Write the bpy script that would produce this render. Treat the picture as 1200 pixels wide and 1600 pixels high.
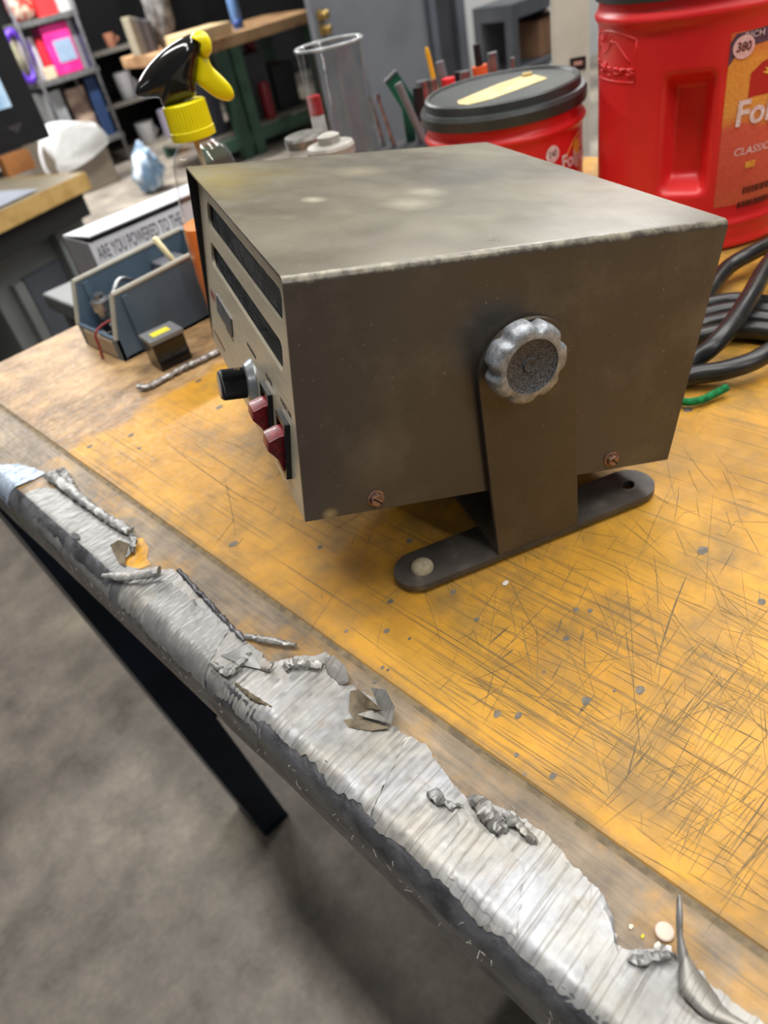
import bpy, bmesh, math, random
from mathutils import Vector, Matrix, noise
random.seed(7)
for o in list(bpy.data.objects): bpy.data.objects.remove(o, do_unlink=True)
SC = bpy.context.scene
COL = SC.collection
PI = math.pi
# ------------------------------------------------------------------ camera
ZB = 0.88                                   # bench top height
PITCH, ROLL, YAW, FPX = math.radians(38.9856), math.radians(-13.6119), math.radians(36.499), 1113.86
CAM = Vector((0, 0, ZB + 0.28))
_f = Vector((math.sin(YAW)*math.cos(PITCH), math.cos(YAW)*math.cos(PITCH), -math.sin(PITCH)))
_r0 = Vector((math.cos(YAW), -math.sin(YAW), 0)); _u0 = _r0.cross(_f)
_r = math.cos(ROLL)*_r0 + math.sin(ROLL)*_u0; _u = -math.sin(ROLL)*_r0 + math.cos(ROLL)*_u0
cd = bpy.data.cameras.new('camera'); co = bpy.data.objects.new('camera', cd); COL.objects.link(co)
m = Matrix.Identity(4)
for i in range(3):
    m[i][0], m[i][1], m[i][2], m[i][3] = _r[i], _u[i], -_f[i], CAM[i]
co.matrix_world = m
cd.sensor_fit = 'VERTICAL'; cd.sensor_height = 32.0; cd.sensor_width = 24.0
cd.lens = 32.0*FPX/1600.0
cd.clip_start = 0.01; cd.clip_end = 100
cd.dof.use_dof = True; cd.dof.focus_distance = 0.33; cd.dof.aperture_fstop = 9.0
SC.camera = co
# ------------------------------------------------------------------ world, lights, exposure
W = bpy.data.worlds.new('world'); SC.world = W; W.use_nodes = True
bg = W.node_tree.nodes['Background']; bg.inputs[0].default_value = (0.80, 0.86, 1.0, 1); bg.inputs[1].default_value = 0.10
def area(name, loc, sx, sy, power, col=(1, .985, .965), rot=(0, 0, 0)):
    l = bpy.data.lights.new(name, 'AREA'); l.shape = 'RECTANGLE'; l.size = sx; l.size_y = sy
    l.energy = power; l.color = col
    o = bpy.data.objects.new(name, l); COL.objects.link(o); o.location = loc; o.rotation_euler = rot
    return o
area('fluorescent_or_added_lamp', (0.09, 0.45, 2.80), 0.16, 2.4, 44)
area('fluorescent_or_added_lamp', (1.30, 0.10, 2.85), 0.16, 2.4, 48)  # unseen lamp, added to brighten the carton front
area('fluorescent_or_added_lamp', (0.09, -2.60, 2.80), 0.16, 2.4, 40)
area('fluorescent_or_added_lamp', (3.00, 1.30, 2.90), 0.16, 2.4, 80)
area('fluorescent_or_added_lamp', (-2.40, 1.30, 2.90), 0.16, 2.4, 14)
area('fluorescent_or_added_lamp', (1.60, 5.30, 2.95), 2.4, 0.16, 300)
area('fluorescent_or_added_lamp', (5.60, 2.40, 2.95), 2.4, 0.16, 110)  # unseen lamp, added to brighten the wall that the case top reflects
SC.view_settings.view_transform = 'Standard'; SC.view_settings.look = 'None'
SC.view_settings.exposure = 0.0; SC.view_settings.gamma = 1.0
SC.view_settings.use_curve_mapping = False
# ------------------------------------------------------------------ pixel helpers (1200 x 1600)
def ray(px, py): return _f + _r*((px-600)/FPX) - _u*((py-800)/FPX)
def at(px, py, z=ZB):
    R = ray(px, py); return CAM + R*((z-CAM.z)/R.z)
def aty(px, py, y):
    R = ray(px, py); return CAM + R*((y-CAM.y)/R.y)
def atpl(px, py, P, n):
    R = ray(px, py); return CAM + R*((P-CAM).dot(n)/R.dot(n))
def atx(px, py, x):
    R = ray(px, py); return CAM + R*((x-CAM.x)/R.x)
def att(px, py, t): return CAM + ray(px, py)*t
# ------------------------------------------------------------------ materials
def s2l(v):
    v /= 255.0
    return v/12.92 if v <= 0.04045 else ((v+0.055)/1.055)**2.4
def C(r, g, b): return (s2l(r), s2l(g), s2l(b), 1)
MATS = {}
def nd(t, ty, x=0, y=0, **kw):
    n = t.nodes.new(ty); n.location = (x, y)
    for k, v in kw.items(): setattr(n, k, v)
    return n
def ramp(t, fac, stops):
    n = nd(t, 'ShaderNodeValToRGB'); e = n.color_ramp.elements
    while len(e) < len(stops): e.new(0.5)
    for i, (p, c) in enumerate(stops): e[i].position = p; e[i].color = c if len(c) == 4 else (*c, 1)
    t.links.new(fac, n.inputs[0]); return n.outputs[0]
def mixc(t, fac, a, b, mode='MIX'):
    n = nd(t, 'ShaderNodeMix', data_type='RGBA', blend_type=mode)
    for s, v in ((n.inputs[0], fac), (n.inputs[6], a), (n.inputs[7], b)):
        if isinstance(v, (int, float)): s.default_value = v
        elif isinstance(v, tuple): s.default_value = v
        else: t.links.new(v, s)
    return n.outputs[2]
def mth(t, op, a, b=None, clamp=False):
    n = nd(t, 'ShaderNodeMath', operation=op); n.use_clamp = clamp
    for s, v in ((n.inputs[0], a), (n.inputs[1], b)):
        if v is None: continue
        if isinstance(v, (int, float)): s.default_value = v
        else: t.links.new(v, s)
    return n.outputs[0]
def nz(t, vec, scale, detail=3, rough=.55, dist=0):
    n = nd(t, 'ShaderNodeTexNoise'); n.inputs['Scale'].default_value = scale
    n.inputs['Detail'].default_value = detail; n.inputs['Roughness'].default_value = rough
    n.inputs['Distortion'].default_value = dist
    t.links.new(vec, n.inputs['Vector']); return n.outputs[0]
def mapg(t, vec, rot=(0, 0, 0), sc=(1, 1, 1), loc=(0, 0, 0)):
    n = nd(t, 'ShaderNodeMapping'); n.inputs['Rotation'].default_value = rot
    n.inputs['Scale'].default_value = sc; n.inputs['Location'].default_value = loc
    t.links.new(vec, n.inputs['Vector']); return n.outputs[0]
def newmat(name):
    M = bpy.data.materials.new(name); M.use_nodes = True; t = M.node_tree
    b = t.nodes['Principled BSDF']; tc = nd(t, 'ShaderNodeTexCoord', -1200, 0)
    return M, t, b, tc.outputs['Object']
def bump(t, b, h, strength=.3, dist=.001):
    n = nd(t, 'ShaderNodeBump'); n.inputs['Strength'].default_value = strength; n.inputs['Distance'].default_value = dist
    t.links.new(h, n.inputs['Height']); t.links.new(n.outputs[0], b.inputs['Normal'])
def pm(name, col, rough=.5, metal=0., col2=None, scale=25., lo=.42, hi=.62, bmp=0., bscale=None, bdist=.001, trans=0., ior=1.45, emit=None, estr=1., coat=0., alpha=1., detail=4, sheen=0):
    if name in MATS: return MATS[name]
    M, t, b, vec = newmat(name)
    if col2 is None: col2 = tuple(min(1, v*0.90) for v in col[:3]) + (1,)
    n1 = nz(t, vec, scale, detail)
    t.links.new(ramp(t, n1, [(lo, col), (hi, col2)]), b.inputs['Base Color'])
    b.inputs['Roughness'].default_value = rough; b.inputs['Metallic'].default_value = metal
    b.inputs['Transmission Weight'].default_value = trans; b.inputs['IOR'].default_value = ior
    b.inputs['Coat Weight'].default_value = coat; b.inputs['Alpha'].default_value = alpha
    if emit: b.inputs['Emission Color'].default_value = emit; b.inputs['Emission Strength'].default_value = estr
    if bmp: bump(t, b, nz(t, vec, bscale or scale*4, 5), bmp, bdist)
    MATS[name] = M; return M
# ------------------------------------------------------------------ mesh helpers
MW = {}
def new_empty(name, loc, rot=None):
    o = bpy.data.objects.new(name, None); COL.objects.link(o); o.empty_display_size = .02
    mm = Matrix.Translation(Vector(loc)) @ (rot.to_4x4() if rot else Matrix.Identity(4))
    o.matrix_world = mm; MW[o] = mm; return o
def tag(o, label, cat, group=None, kind=None):
    o['label'] = label; o['category'] = cat
    if group: o['group'] = group
    if kind: o['kind'] = kind
    return o
def thing(name, label, cat, loc, rot=None, group=None):
    return tag(new_empty(name, loc, rot), label, cat, group)
def fin(name, bm, mat, parent=None, smooth=False, world=True, ang=None, origin=None, label=None, kind=None):
    """bm in world coordinates (world=True) or parent's local coordinates"""
    bmesh.ops.recalc_face_normals(bm, faces=bm.faces)
    if parent is not None:
        pm_ = MW[parent]; lm = Matrix.Identity(4)
        if world: bm.transform(pm_.inverted())
        MWo = pm_
    else:
        if origin is None:
            vs = [v.co for v in bm.verts]
            origin = Vector(((min(v.x for v in vs)+max(v.x for v in vs))/2, (min(v.y for v in vs)+max(v.y for v in vs))/2, min(v.z for v in vs)))
        origin = Vector(origin); bm.transform(Matrix.Translation(-origin)); MWo = Matrix.Translation(origin)
    me = bpy.data.meshes.new(name)
    if smooth:
        for f in bm.faces: f.smooth = True
    if ang is not None:
        for f in bm.faces: f.smooth = True
        for e in bm.edges:
            e.smooth = not (len(e.link_faces) == 2 and e.calc_face_angle(0) > ang)
    bm.to_mesh(me); bm.free()
    o = bpy.data.objects.new(name, me); COL.objects.link(o)
    if mat: me.materials.append(mat)
    if parent is not None:
        o.parent = parent; MW[o] = MWo
    else:
        o.location = origin; MW[o] = MWo
    if label: o['label'] = label
    if kind: o['kind'] = kind
    return o
def copies(o, parent, mat4):
    c = o.copy(); COL.objects.link(c); c.parent = parent; c.matrix_local = mat4; MW[c] = MW[parent]; return c
def fr(o, x, y, z):
    mm = Matrix.Identity(4)
    for i in range(3): mm[i][0], mm[i][1], mm[i][2], mm[i][3] = x[i], y[i], z[i], o[i]
    return mm
I4 = Matrix.Identity(4)
def T(x, y, z): return Matrix.Translation(Vector((x, y, z)))
def RZ(a): return Matrix.Rotation(a, 4, 'Z')
def b_box(bm, x0, x1, y0, y1, z0, z1, M=I4, bev=0., seg=2):
    t = bmesh.new()
    v = [t.verts.new(p) for p in ((x0,y0,z0),(x1,y0,z0),(x1,y1,z0),(x0,y1,z0),(x0,y0,z1),(x1,y0,z1),(x1,y1,z1),(x0,y1,z1))]
    for f in ((3,2,1,0),(4,5,6,7),(0,1,5,4),(1,2,6,5),(2,3,7,6),(3,0,4,7)): t.faces.new([v[i] for i in f])
    if bev: bmesh.ops.bevel(t, geom=t.edges[:], offset=bev, segments=seg, affect='EDGES', profile=.5)
    merge(bm, t, M)
def merge(bm, t, M=I4):
    t.transform(M); mp = {}
    for v in t.verts: mp[v] = bm.verts.new(v.co)
    for f in t.faces:
        try: nf = bm.faces.new([mp[v] for v in f.verts]); nf.smooth = f.smooth
        except ValueError: pass
    t.free()
def b_lathe(bm, prof, seg=32, M=I4, rad=None):
    """prof: (r,z) list; r==0 ends become caps"""
    t = bmesh.new(); rings = []
    for r, z in prof:
        if r <= 1e-9: rings.append([t.verts.new((0, 0, z))])
        else: rings.append([t.verts.new((r*(rad(a, z) if rad else 1)*math.cos(a), r*(rad(a, z) if rad else 1)*math.sin(a), z)) for a in [2*PI*i/seg for i in range(seg)]])
    for A, B in zip(rings, rings[1:]):
        for i in range(seg):
            j = (i+1) % seg
            if len(A) == 1 and len(B) == 1: continue
            if len(A) == 1: t.faces.new((A[0], B[i], B[j]))
            elif len(B) == 1: t.faces.new((A[j], A[i], B[0]))
            else: t.faces.new((A[i], A[j], B[j], B[i]))
    merge(bm, t, M)
def b_tube(bm, pts, r, seg=8, closed=False, cap=True, flat=1.0):
    pts = [Vector(p) for p in pts]; n = len(pts); rr = r if isinstance(r, (list, tuple)) else [r]*n
    rings = []; prev = None
    for i in range(n):
        a = pts[i-1] if (i > 0 or closed) else pts[i]; b = pts[(i+1) % n] if (i < n-1 or closed) else pts[i]
        d = (b-a).normalized()
        if prev is None:
            x = d.cross(Vector((0, 0, 1)))
            if x.length < 1e-4: x = d.cross(Vector((0, 1, 0)))
        else: x = prev - d*prev.dot(d)
        x.normalize(); prev = x; y = d.cross(x)
        rings.append([bm.verts.new(pts[i] + x*(rr[i]*math.cos(2*PI*k/seg)) + y*(rr[i]*flat*math.sin(2*PI*k/seg))) for k in range(seg)])
    rng = range(n if closed else n-1)
    for i in rng:
        A, B = rings[i], rings[(i+1) % n]
        for k in range(seg): bm.faces.new((A[k], A[(k+1) % seg], B[(k+1) % seg], B[k]))
    if cap and not closed:
        bm.faces.new(rings[0][::-1]); bm.faces.new(rings[-1])
def b_prism(bm, outl, M, h0, h1, bev=0):
    """outline in local xy of M, extruded along local z from h0 to h1"""
    t = bmesh.new()
    a = [t.verts.new((p[0], p[1], h0)) for p in outl]; b = [t.verts.new((p[0], p[1], h1)) for p in outl]
    n = len(outl); t.faces.new(a[::-1]); t.faces.new(b)
    for i in range(n): t.faces.new((a[i], a[(i+1) % n], b[(i+1) % n], b[i]))
    if bev:
        es = [e for e in t.edges if abs(e.verts[0].co.z-e.verts[1].co.z) < 1e-9]
        bmesh.ops.bevel(t, geom=es, offset=bev, segments=2, affect='EDGES', profile=.5)
    merge(bm, t, M)
def b_inflate(bm, outl, M, th, rings=6):
    cx = sum(p[0] for p in outl)/len(outl); cy = sum(p[1] for p in outl)/len(outl)
    t = bmesh.new(); R = []
    for k in range(-rings, rings+1):
        a = k/rings*PI/2; s = math.cos(a)**.6; z = math.sin(a)*th
        if abs(k) == rings: R.append([t.verts.new((cx, cy, z))])
        else: R.append([t.verts.new((cx+(p[0]-cx)*s, cy+(p[1]-cy)*s, z)) for p in outl])
    n = len(outl)
    for A, B in zip(R, R[1:]):
        for i in range(n):
            j = (i+1) % n
            if len(A) == 1: t.faces.new((A[0], B[j], B[i]))
            elif len(B) == 1: t.faces.new((A[i], A[j], B[0]))
            else: t.faces.new((A[i], A[j], B[j], B[i]))
    merge(bm, t, M)
def rrect(x0, x1, y0, y1, r, n=6):
    o = []
    for cx, cy, a0 in ((x1-r, y1-r, 0), (x0+r, y1-r, PI/2), (x0+r, y0+r, PI), (x1-r, y0+r, 1.5*PI)):
        for i in range(n+1): a = a0+PI/2*i/n; o.append((cx+r*math.cos(a), cy+r*math.sin(a)))
    return o
def smooth_closed(pts, n=4):
    """Catmull-Rom resample of closed 2d outline"""
    o = []; L = len(pts)
    for i in range(L):
        p0, p1, p2, p3 = pts[i-1], pts[i], pts[(i+1) % L], pts[(i+2) % L]
        for k in range(n):
            t = k/n
            o.append(tuple(.5*((2*p1[j])+(-p0[j]+p2[j])*t+(2*p0[j]-5*p1[j]+4*p2[j]-p3[j])*t*t+(-p0[j]+3*p1[j]-3*p2[j]+p3[j])*t**3) for j in range(len(p1))))
    return o
def smooth_open(pts, n=8):
    pts = [Vector(p) for p in pts]; P = [pts[0]*2-pts[1]] + pts + [pts[-1]*2-pts[-2]]; o = []
    for i in range(1, len(P)-2):
        p0, p1, p2, p3 = P[i-1], P[i], P[i+1], P[i+2]
        for k in range(n):
            t = k/n; o.append(.5*((2*p1)+(-p0+p2)*t+(2*p0-5*p1+4*p2-p3)*t*t+(-p0+3*p1-3*p2+p3)*t**3))
    o.append(pts[-1]); return o
def text_pts(body, size, bold=0., shear=0., align='CENTER', spacing=1.0, fit=None):
    """returns bmesh of flat text in xy"""
    cu = bpy.data.curves.new('t', 'FONT'); cu.body = body; cu.size = size; cu.offset = bold; cu.shear = shear
    cu.align_x = align; cu.align_y = 'CENTER'; cu.space_character = spacing; cu.resolution_u = 3
    o = bpy.data.objects.new('t', cu); COL.objects.link(o)
    dg = bpy.context.evaluated_depsgraph_get(); me = bpy.data.meshes.new_from_object(o.evaluated_get(dg))
    bm = bmesh.new(); bm.from_mesh(me); bpy.data.objects.remove(o); bpy.data.curves.remove(cu); bpy.data.meshes.remove(me)
    if fit and bm.verts:
        xs = [v.co.x for v in bm.verts]; w_ = max(xs)-min(xs); c_ = (max(xs)+min(xs))/2
        for v in bm.verts: v.co.x = (v.co.x-c_)*fit/w_
    return bm
def dup_flat(bm, fn):
    for v in bm.verts: v.co = fn(v.co)
    return bm

# ================================================================== STRUCTURE
def struct(name, bm, mat):
    o = fin(name, bm, mat, origin=(0, 0, 0)); o['kind'] = 'structure'; return o
# floor: stained concrete
M, t, b, vec = newmat('concrete_floor')
n1 = nz(t, vec, 1.9, 7, .62); n2 = nz(t, vec, 9, 6, .7); n3 = nz(t, vec, 90, 3)
c1 = ramp(t, n1, [(.36, C(70, 65, 60)), (.45, C(120, 113, 104)), (.55, C(150, 142, 131)), (.63, C(196, 186, 166))])
c2 = ramp(t, n2, [(.36, C(86, 80, 75)), (.52, C(138, 131, 122)), (.7, C(172, 162, 148))])
cc = mixc(t, .4, c1, c2); cc = mixc(t, .25, cc, ramp(t, n3, [(.3, C(60, 58, 55)), (.7, C(170, 164, 155))]), 'OVERLAY')
t.links.new(cc, b.inputs['Base Color']); b.inputs['Roughness'].default_value = .62; bump(t, b, n3, .2, .002)
MAT_FLOOR = M
bm = bmesh.new(); b_box(bm, -5, 11, -4, 11, -.1, 0); struct('floor', bm, MAT_FLOOR)
M_WALL = pm('wall_paint_grey', C(176, 178, 178), .75, col2=C(164, 166, 166), scale=2)
M_WALLD = pm('wall_paint_dark', C(44, 44, 46), .85, col2=C(28, 28, 30), scale=2)
bm = bmesh.new(); b_box(bm, -5, 11, 7.6, 7.7, 0, 3.1); struct('wall_back', bm, M_WALLD)
YD = 3.7
xd0, xd1 = aty(487, 20, YD).x, aty(668, 40, YD).x
bm = bmesh.new(); b_box(bm, xd1+.10, 11, YD+.05, YD+.17, 0, 3.1); struct('wall_door_side', bm, M_WALL)
bm = bmesh.new(); b_box(bm, -5, 11, -4, 11, 3.1, 3.2); struct('ceiling', bm, pm('ceiling_paint', C(190, 190, 186), .9))
# open grey door leaf at the end of the door-side wall
M_DOOR = pm('door_paint', C(104, 107, 113), .5, col2=C(96, 99, 105), scale=3)
bm = bmesh.new(); b_box(bm, xd0, xd1, YD, YD+.045, .01, 2.1, bev=.003); door = struct('door_1', bm, M_DOOR)
M_BRASS = pm('aged_brass', C(178, 150, 92), .3, .9, col2=C(120, 95, 50), scale=60)
k = aty(496, 36, YD)
for dz in (0, .07):
    bm = bmesh.new(); b_lathe(bm, [(0, 0), (.030, 0), (.030, .006), (.011, .012), (.011, .03), (.024, .040), (.026, .052), (.018, .062), (0, .064)], 20, fr(Vector((xd0+.055, YD, k.z-.04+dz)), Vector((1, 0, 0)), Vector((0, 0, 1)), Vector((0, -1, 0))))
    fin('door_knob', bm, M_BRASS, door, smooth=True)
M_FRAME = pm('frame_paint', C(84, 87, 95), .5, col2=C(74, 77, 84), scale=4)
M_FRAME2 = pm('frame_dark', C(50, 52, 57), .5, col2=C(40, 42, 47), scale=4)
bm = bmesh.new(); b_box(bm, xd1+.004, xd1+.06, YD-.03, YD+.17, 0, 2.25); struct('trim_1', bm, M_FRAME)
bm = bmesh.new(); b_box(bm, xd1+.06, xd1+.28, YD+.02, YD+.05, 0, 2.25); struct('trim_2', bm, M_FRAME2)
bm = bmesh.new(); b_box(bm, xd1+.28, xd1+.36, YD-.01, YD+.05, 0, 2.25); struct('trim_3', bm, M_FRAME)

# ================================================================== WORKBENCH
X0, X1, Y0, Y1 = 0.056, 0.86, -1.02, 0.809
GX = 0.1143                                  # groove
bench = thing('workbench', 'old yellow topped wooden workbench with dark blue steel legs', 'workbench', (0.0, 0.0, 0.0))
def wood_material(name, yellow):
    M, t, b, vec = newmat(name)
    big = nz(t, vec, 9, 5, .6); mid = nz(t, vec, 38, 5, .62); fine = nz(t, vec, 260, 4, .6)
    brown = mixc(t, .45, ramp(t, big, [(.36, C(112, 92, 70)), (.5, C(160, 131, 94)), (.64, C(192, 162, 116))]), ramp(t, mid, [(.36, C(106, 90, 72)), (.5, C(166, 139, 102)), (.66, C(204, 178, 134))]))
    if not yellow:
        brown = mixc(t, .5, ramp(t, big, [(.36, C(98, 91, 82)), (.5, C(132, 121, 106)), (.64, C(154, 141, 121))]), ramp(t, mid, [(.36, C(86, 80, 73)), (.5, C(134, 122, 106)), (.66, C(168, 154, 132))]))
    grain = nz(t, mapg(t, vec, sc=(14, 120, 14) if yellow else (150, 10, 20)), 3.2, 4)
    brown = mixc(t, .35, brown, ramp(t, grain, [(.35, C(80, 66, 50)), (.65, C(214, 188, 148))]), 'OVERLAY')
    yel = ramp(t, big, [(.30, C(158, 116, 40)), (.45, C(184, 139, 48)), (.58, C(194, 149, 56)), (.7, C(174, 137, 60))])
    grime = ramp(t, nz(t, vec, 17, 6, .68), [(.47, (0, 0, 0)), (.68, (1, 1, 1))])
    grime2 = ramp(t, nz(t, vec, 6.5, 7, .7), [(.50, (0, 0, 0)), (.62, (1, 1, 1))])
    yel = mixc(t, mth(t, 'MULTIPLY', grime2, .45), yel, C(140, 122, 90))
    yel = mixc(t, mth(t, 'MULTIPLY', grime, .8), yel, C(126, 106, 72))
    yel = mixc(t, .3, yel, ramp(t, mid, [(.3, C(120, 100, 60)), (.7, C(235, 205, 140))]), 'OVERLAY')
    # fine directional wear
    wear = None
    for ang, sx, sy, lo, hi in ((.05, 380, 5, .60, .66), (1.15, 420, 6, .62, .67), (.75, 520, 8, .63, .68), (-.55, 460, 7, .64, .69), (1.75, 520, 10, .64, .69)):
        s = nz(t, mapg(t, vec, rot=(0, 0, ang), sc=(sx, sy, 1)), 1.0, 2, .5)
        s = ramp(t, s, [(lo, (0, 0, 0)), (hi, (1, 1, 1))])
        k_ = ramp(t, nz(t, mapg(t, vec, loc=(ang*9, sx, 0)), 14, 3), [(.40, (0, 0, 0)), (.62, (1, 1, 1))])
        s = mth(t, 'MULTIPLY', s, k_); wear = s if wear is None else mth(t, 'MAXIMUM', wear, s)
    yel = mixc(t, mth(t, 'MULTIPLY', wear, .55), yel, C(92, 80, 58))
    sep = nd(t, 'ShaderNodeSeparateXYZ'); t.links.new(vec, sep.inputs[0])
    edge = nz(t, vec, 30, 5, .6)
    ymask = mth(t, 'SUBTRACT', sep.outputs['Y'], mth(t, 'MULTIPLY', edge, .055))
    if yellow:
        f = mth(t, 'MULTIPLY', mth(t, 'SUBTRACT', .536, ymask), 90, True)
    else:
        f = mth(t, 'MULTIPLY', ramp(t, nz(t, vec, 24, 5, .65), [(.5, (0, 0, 0)), (.62, (1, 1, 1))]), mth(t, 'MULTIPLY', mth(t, 'SUBTRACT', .54, ymask), 60, True))
        f = mth(t, 'MULTIPLY', f, .5)
    col = mixc(t, f, brown, yel)
    gd = mth(t, 'ABSOLUTE', mth(t, 'SUBTRACT', sep.outputs['X'], GX))
    gd = mth(t, 'SUBTRACT', 1.0, mth(t, 'DIVIDE', mth(t, 'ADD', gd, mth(t, 'MULTIPLY', mth(t, 'SUBTRACT', nz(t, vec, 90, 5, .7), .5), .010)), .006), True)
    col = mixc(t, mth(t, 'MULTIPLY', gd, .75), col, C(112, 98, 76))
    t.links.new(col, b.inputs['Base Color'])
    t.links.new(ramp(t, fine, [(.3, (.40,)*3), (.7, (.62,)*3)]), b.inputs['Roughness'])
    b.inputs['Specular IOR Level'].default_value = .3
    hgt = mth(t, 'SUBTRACT', mth(t, 'MULTIPLY', mid, .5), wear)
    bump(t, b, mth(t, 'ADD', hgt, mth(t, 'MULTIPLY', fine, .4)), .18, .0006)
    return M
M_TOP = wood_material('yellow_worn_top', True); M_EDGE = wood_material('worn_edge_board', False)
bm = bmesh.new(); b_box(bm, GX+.0016, X1, Y0, Y1, ZB-.045, ZB, bev=.0008, seg=1); fin('top_board', bm, M_TOP, bench, label='yellow painted scratched top board')
prof_ = [(GX-.0016, -.045), (GX-.0016, -.0002)]+[(.070-.0123*math.sin(PI/2*i/8), -.0002-.0123*(1-math.cos(PI/2*i/8))) for i in range(9)]+[(.0577, -.045)]
bm = bmesh.new(); b_prism(bm, prof_, fr((0, Y0, ZB), (1, 0, 0), (0, 0, 1), (0, 1, 0)), 0, Y1-Y0); fin('edge_board', bm, M_EDGE, bench, label='bare worn edge board')
M_GRIME = pm('groove_grime', C(122, 106, 80), .85, col2=C(96, 84, 66), scale=160, bmp=.4, bscale=500)
bm = bmesh.new(); b_box(bm, GX-.0016, GX+.0016, Y0, Y1, ZB-.04, ZB-.0004); fin('seam_filler', bm, M_GRIME, bench)
# scratches, gouges and spots as thin worn marks
M_SCR = pm('scratch_dark', C(100, 84, 54), .7, col2=C(136, 110, 64), scale=90)
M_SPOT = pm('spot_grey', C(92, 86, 76), .6, col2=C(118, 108, 92), scale=240)
def sliver(bm, a, b, w, z):
    d = (b-a); L = d.length
    if L < 1e-5: return
    n = Vector((-d.y, d.x, 0)).normalized()*w/2; K = max(3, int(L/.008)); prev = None
    cv = random.uniform(-.02, .02)*L
    for i in range(K+1):
        s = i/K; p = a+d*s+n.normalized()*(cv*4*s*(1-s)); ww = (math.sin(PI*min(1, max(0, s)))**.4 if 0 < s < 1 else .02)
        l = bm.verts.new((p.x+n.x*ww, p.y+n.y*ww, z)); r_ = bm.verts.new((p.x-n.x*ww, p.y-n.y*ww, z))
        if prev: bm.faces.new((prev[0], prev[1], r_, l))
        prev = (l, r_)
bm = bmesh.new(); zs = ZB+.00008
SCR = [((700, 975), (1000, 1165), 3), ((690, 1000), (985, 1180), 3), ((640, 955), (730, 1012), 2), ((1075, 895), (1022, 1055), 5), ((900, 1120), (930, 1085), 9),
       ((975, 1230), (1000, 1140), 5), ((988, 1200), (1018, 1165), 5), ((760, 1010), (800, 975), 6), ((782, 1030), (805, 1012), 6), ((860, 1065), (880, 1030), 4),
       ((870, 990), (878, 965), 5), ((905, 1010), (912, 975), 4), ((960, 1030), (972, 995), 4), ((740, 1165), (930, 1300), 2), ((1000, 1270), (1190, 1150), 2),
       ((1100, 1460), (1195, 1320), 2), ((930, 1300), (1060, 1200), 2), ((1010, 1285), (1130, 1200), 3), ((1110, 1120), (1200, 1165), 4), ((1100, 1095), (1145, 1115), 8),
       ((600, 960), (720, 865), 1.5), ((1080, 870), (1200, 1000), 1.5), ((860, 955), (700, 1075), 1.5), ((935, 1095), (880, 1180), 2), ((960, 900), (1080, 790), 1.2),
       ((260, 690), (400, 790), 2.5), ((300, 690), (420, 770), 2), ((350, 745), (368, 840), 2), ((540, 905), (475, 1000), 2), ((1000, 1210), (1100, 1190), 1.5),
       ((780, 840), (905, 890), 1.5), ((905, 870), (870, 935), 2), ((1030, 1330), (1200, 1240), 1.5), ((870, 1190), (960, 1265), 2), ((690, 1080), (750, 1130), 1.5)]
for (a, c_, w_) in SCR:
    A_, B_ = at(*a), at(*c_); sliver(bm, A_, B_, w_*.5*(A_-CAM).length/FPX, zs)
rs = random.Random(3)
for i in range(520):
    u_ = rs.random(); x = rs.uniform(GX+.004, .44); y = rs.uniform(-.02, .42)
    if rs.random() < .6: x = rs.gauss(.2, .05); y = rs.gauss(.10, .07)
    if x < GX+.004 or x > .5: continue
    an = rs.choice([PI/2+rs.gauss(0, .12), rs.gauss(.1, .25), rs.gauss(.75, .2), rs.uniform(0, PI)])
    L = abs(rs.gauss(.018, .022))+.004
    a_ = Vector((x, y, 0)); d_ = Vector((math.cos(an), math.sin(an), 0))*L
    if (a_+d_).x < GX+.003: continue
    sliver(bm, a_, a_+d_, rs.uniform(.00014, .00042), zs+rs.uniform(0, .00004))
for i in range(110):
    sx_, sy_ = rs.uniform(900, 1180), rs.uniform(1140, 1430); k_ = rs.uniform(.3, 1.3)
    A_ = at(sx_, sy_); B_ = at(sx_+rs.gauss(72, 10)*k_, sy_-rs.gauss(100, 12)*k_)
    if min(A_.x, B_.x) > GX+.004: sliver(bm, A_, B_, rs.uniform(.00012, .0004), zs+rs.uniform(0, .00004))
for i in range(170):
    sx_, sy_ = rs.uniform(620, 1180), rs.uniform(900, 1380); k_ = rs.uniform(.15, 1.2)
    A_ = at(sx_, sy_); B_ = at(sx_+rs.gauss(120, 12)*k_, sy_+rs.gauss(72, 9)*k_)
    if min(A_.x, B_.x) > GX+.004: sliver(bm, A_, B_, rs.uniform(.0001, .00035), zs+rs.uniform(0, .00004))
fin('scratch_marks', bm, M_SCR, bench, kind='stuff')
bm = bmesh.new()
SPOTS = [(604, 986, 9), (541, 986, 6), (585, 1065, 6), (598, 1043, 6), (606, 1047, 5), (777, 1116, 11), (810, 1118, 10), (807, 1180, 7), (864, 1213, 9), (820, 1210, 5),
         (708, 925, 9), (900, 953, 8), (922, 954, 7), (885, 998, 9), (916, 1095, 13), (1000, 1078, 13), (1098, 860, 14), (1190, 940, 10), (745, 968, 8), (640, 998, 5),
         (610, 940, 9), (500, 855, 8), (640, 845, 10), (660, 870, 7), (870, 985, 4), (140, 698, 8), (205, 680, 8), (310, 595, 8), (343, 636, 10), (218, 700, 6), (365, 850, 12), (1040, 655, 10), (1075, 640, 12), (850, 1050, 4), (960, 1080, 4)]
for (px, py, r_) in SPOTS:
    p = at(px, py); R_ = r_*.5*(p-CAM).length/FPX; vs = []
    ph = random.uniform(0, 9)
    for i in range(14):
        a = 2*PI*i/14; rr = R_*(1+.28*noise.noise((math.cos(a)*1.3+ph, math.sin(a)*1.3, px)))
        vs.append(bm.verts.new((p.x+rr*math.cos(a)*1.25, p.y+rr*math.sin(a), ZB+.00012)))
    bm.faces.new(vs)
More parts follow.
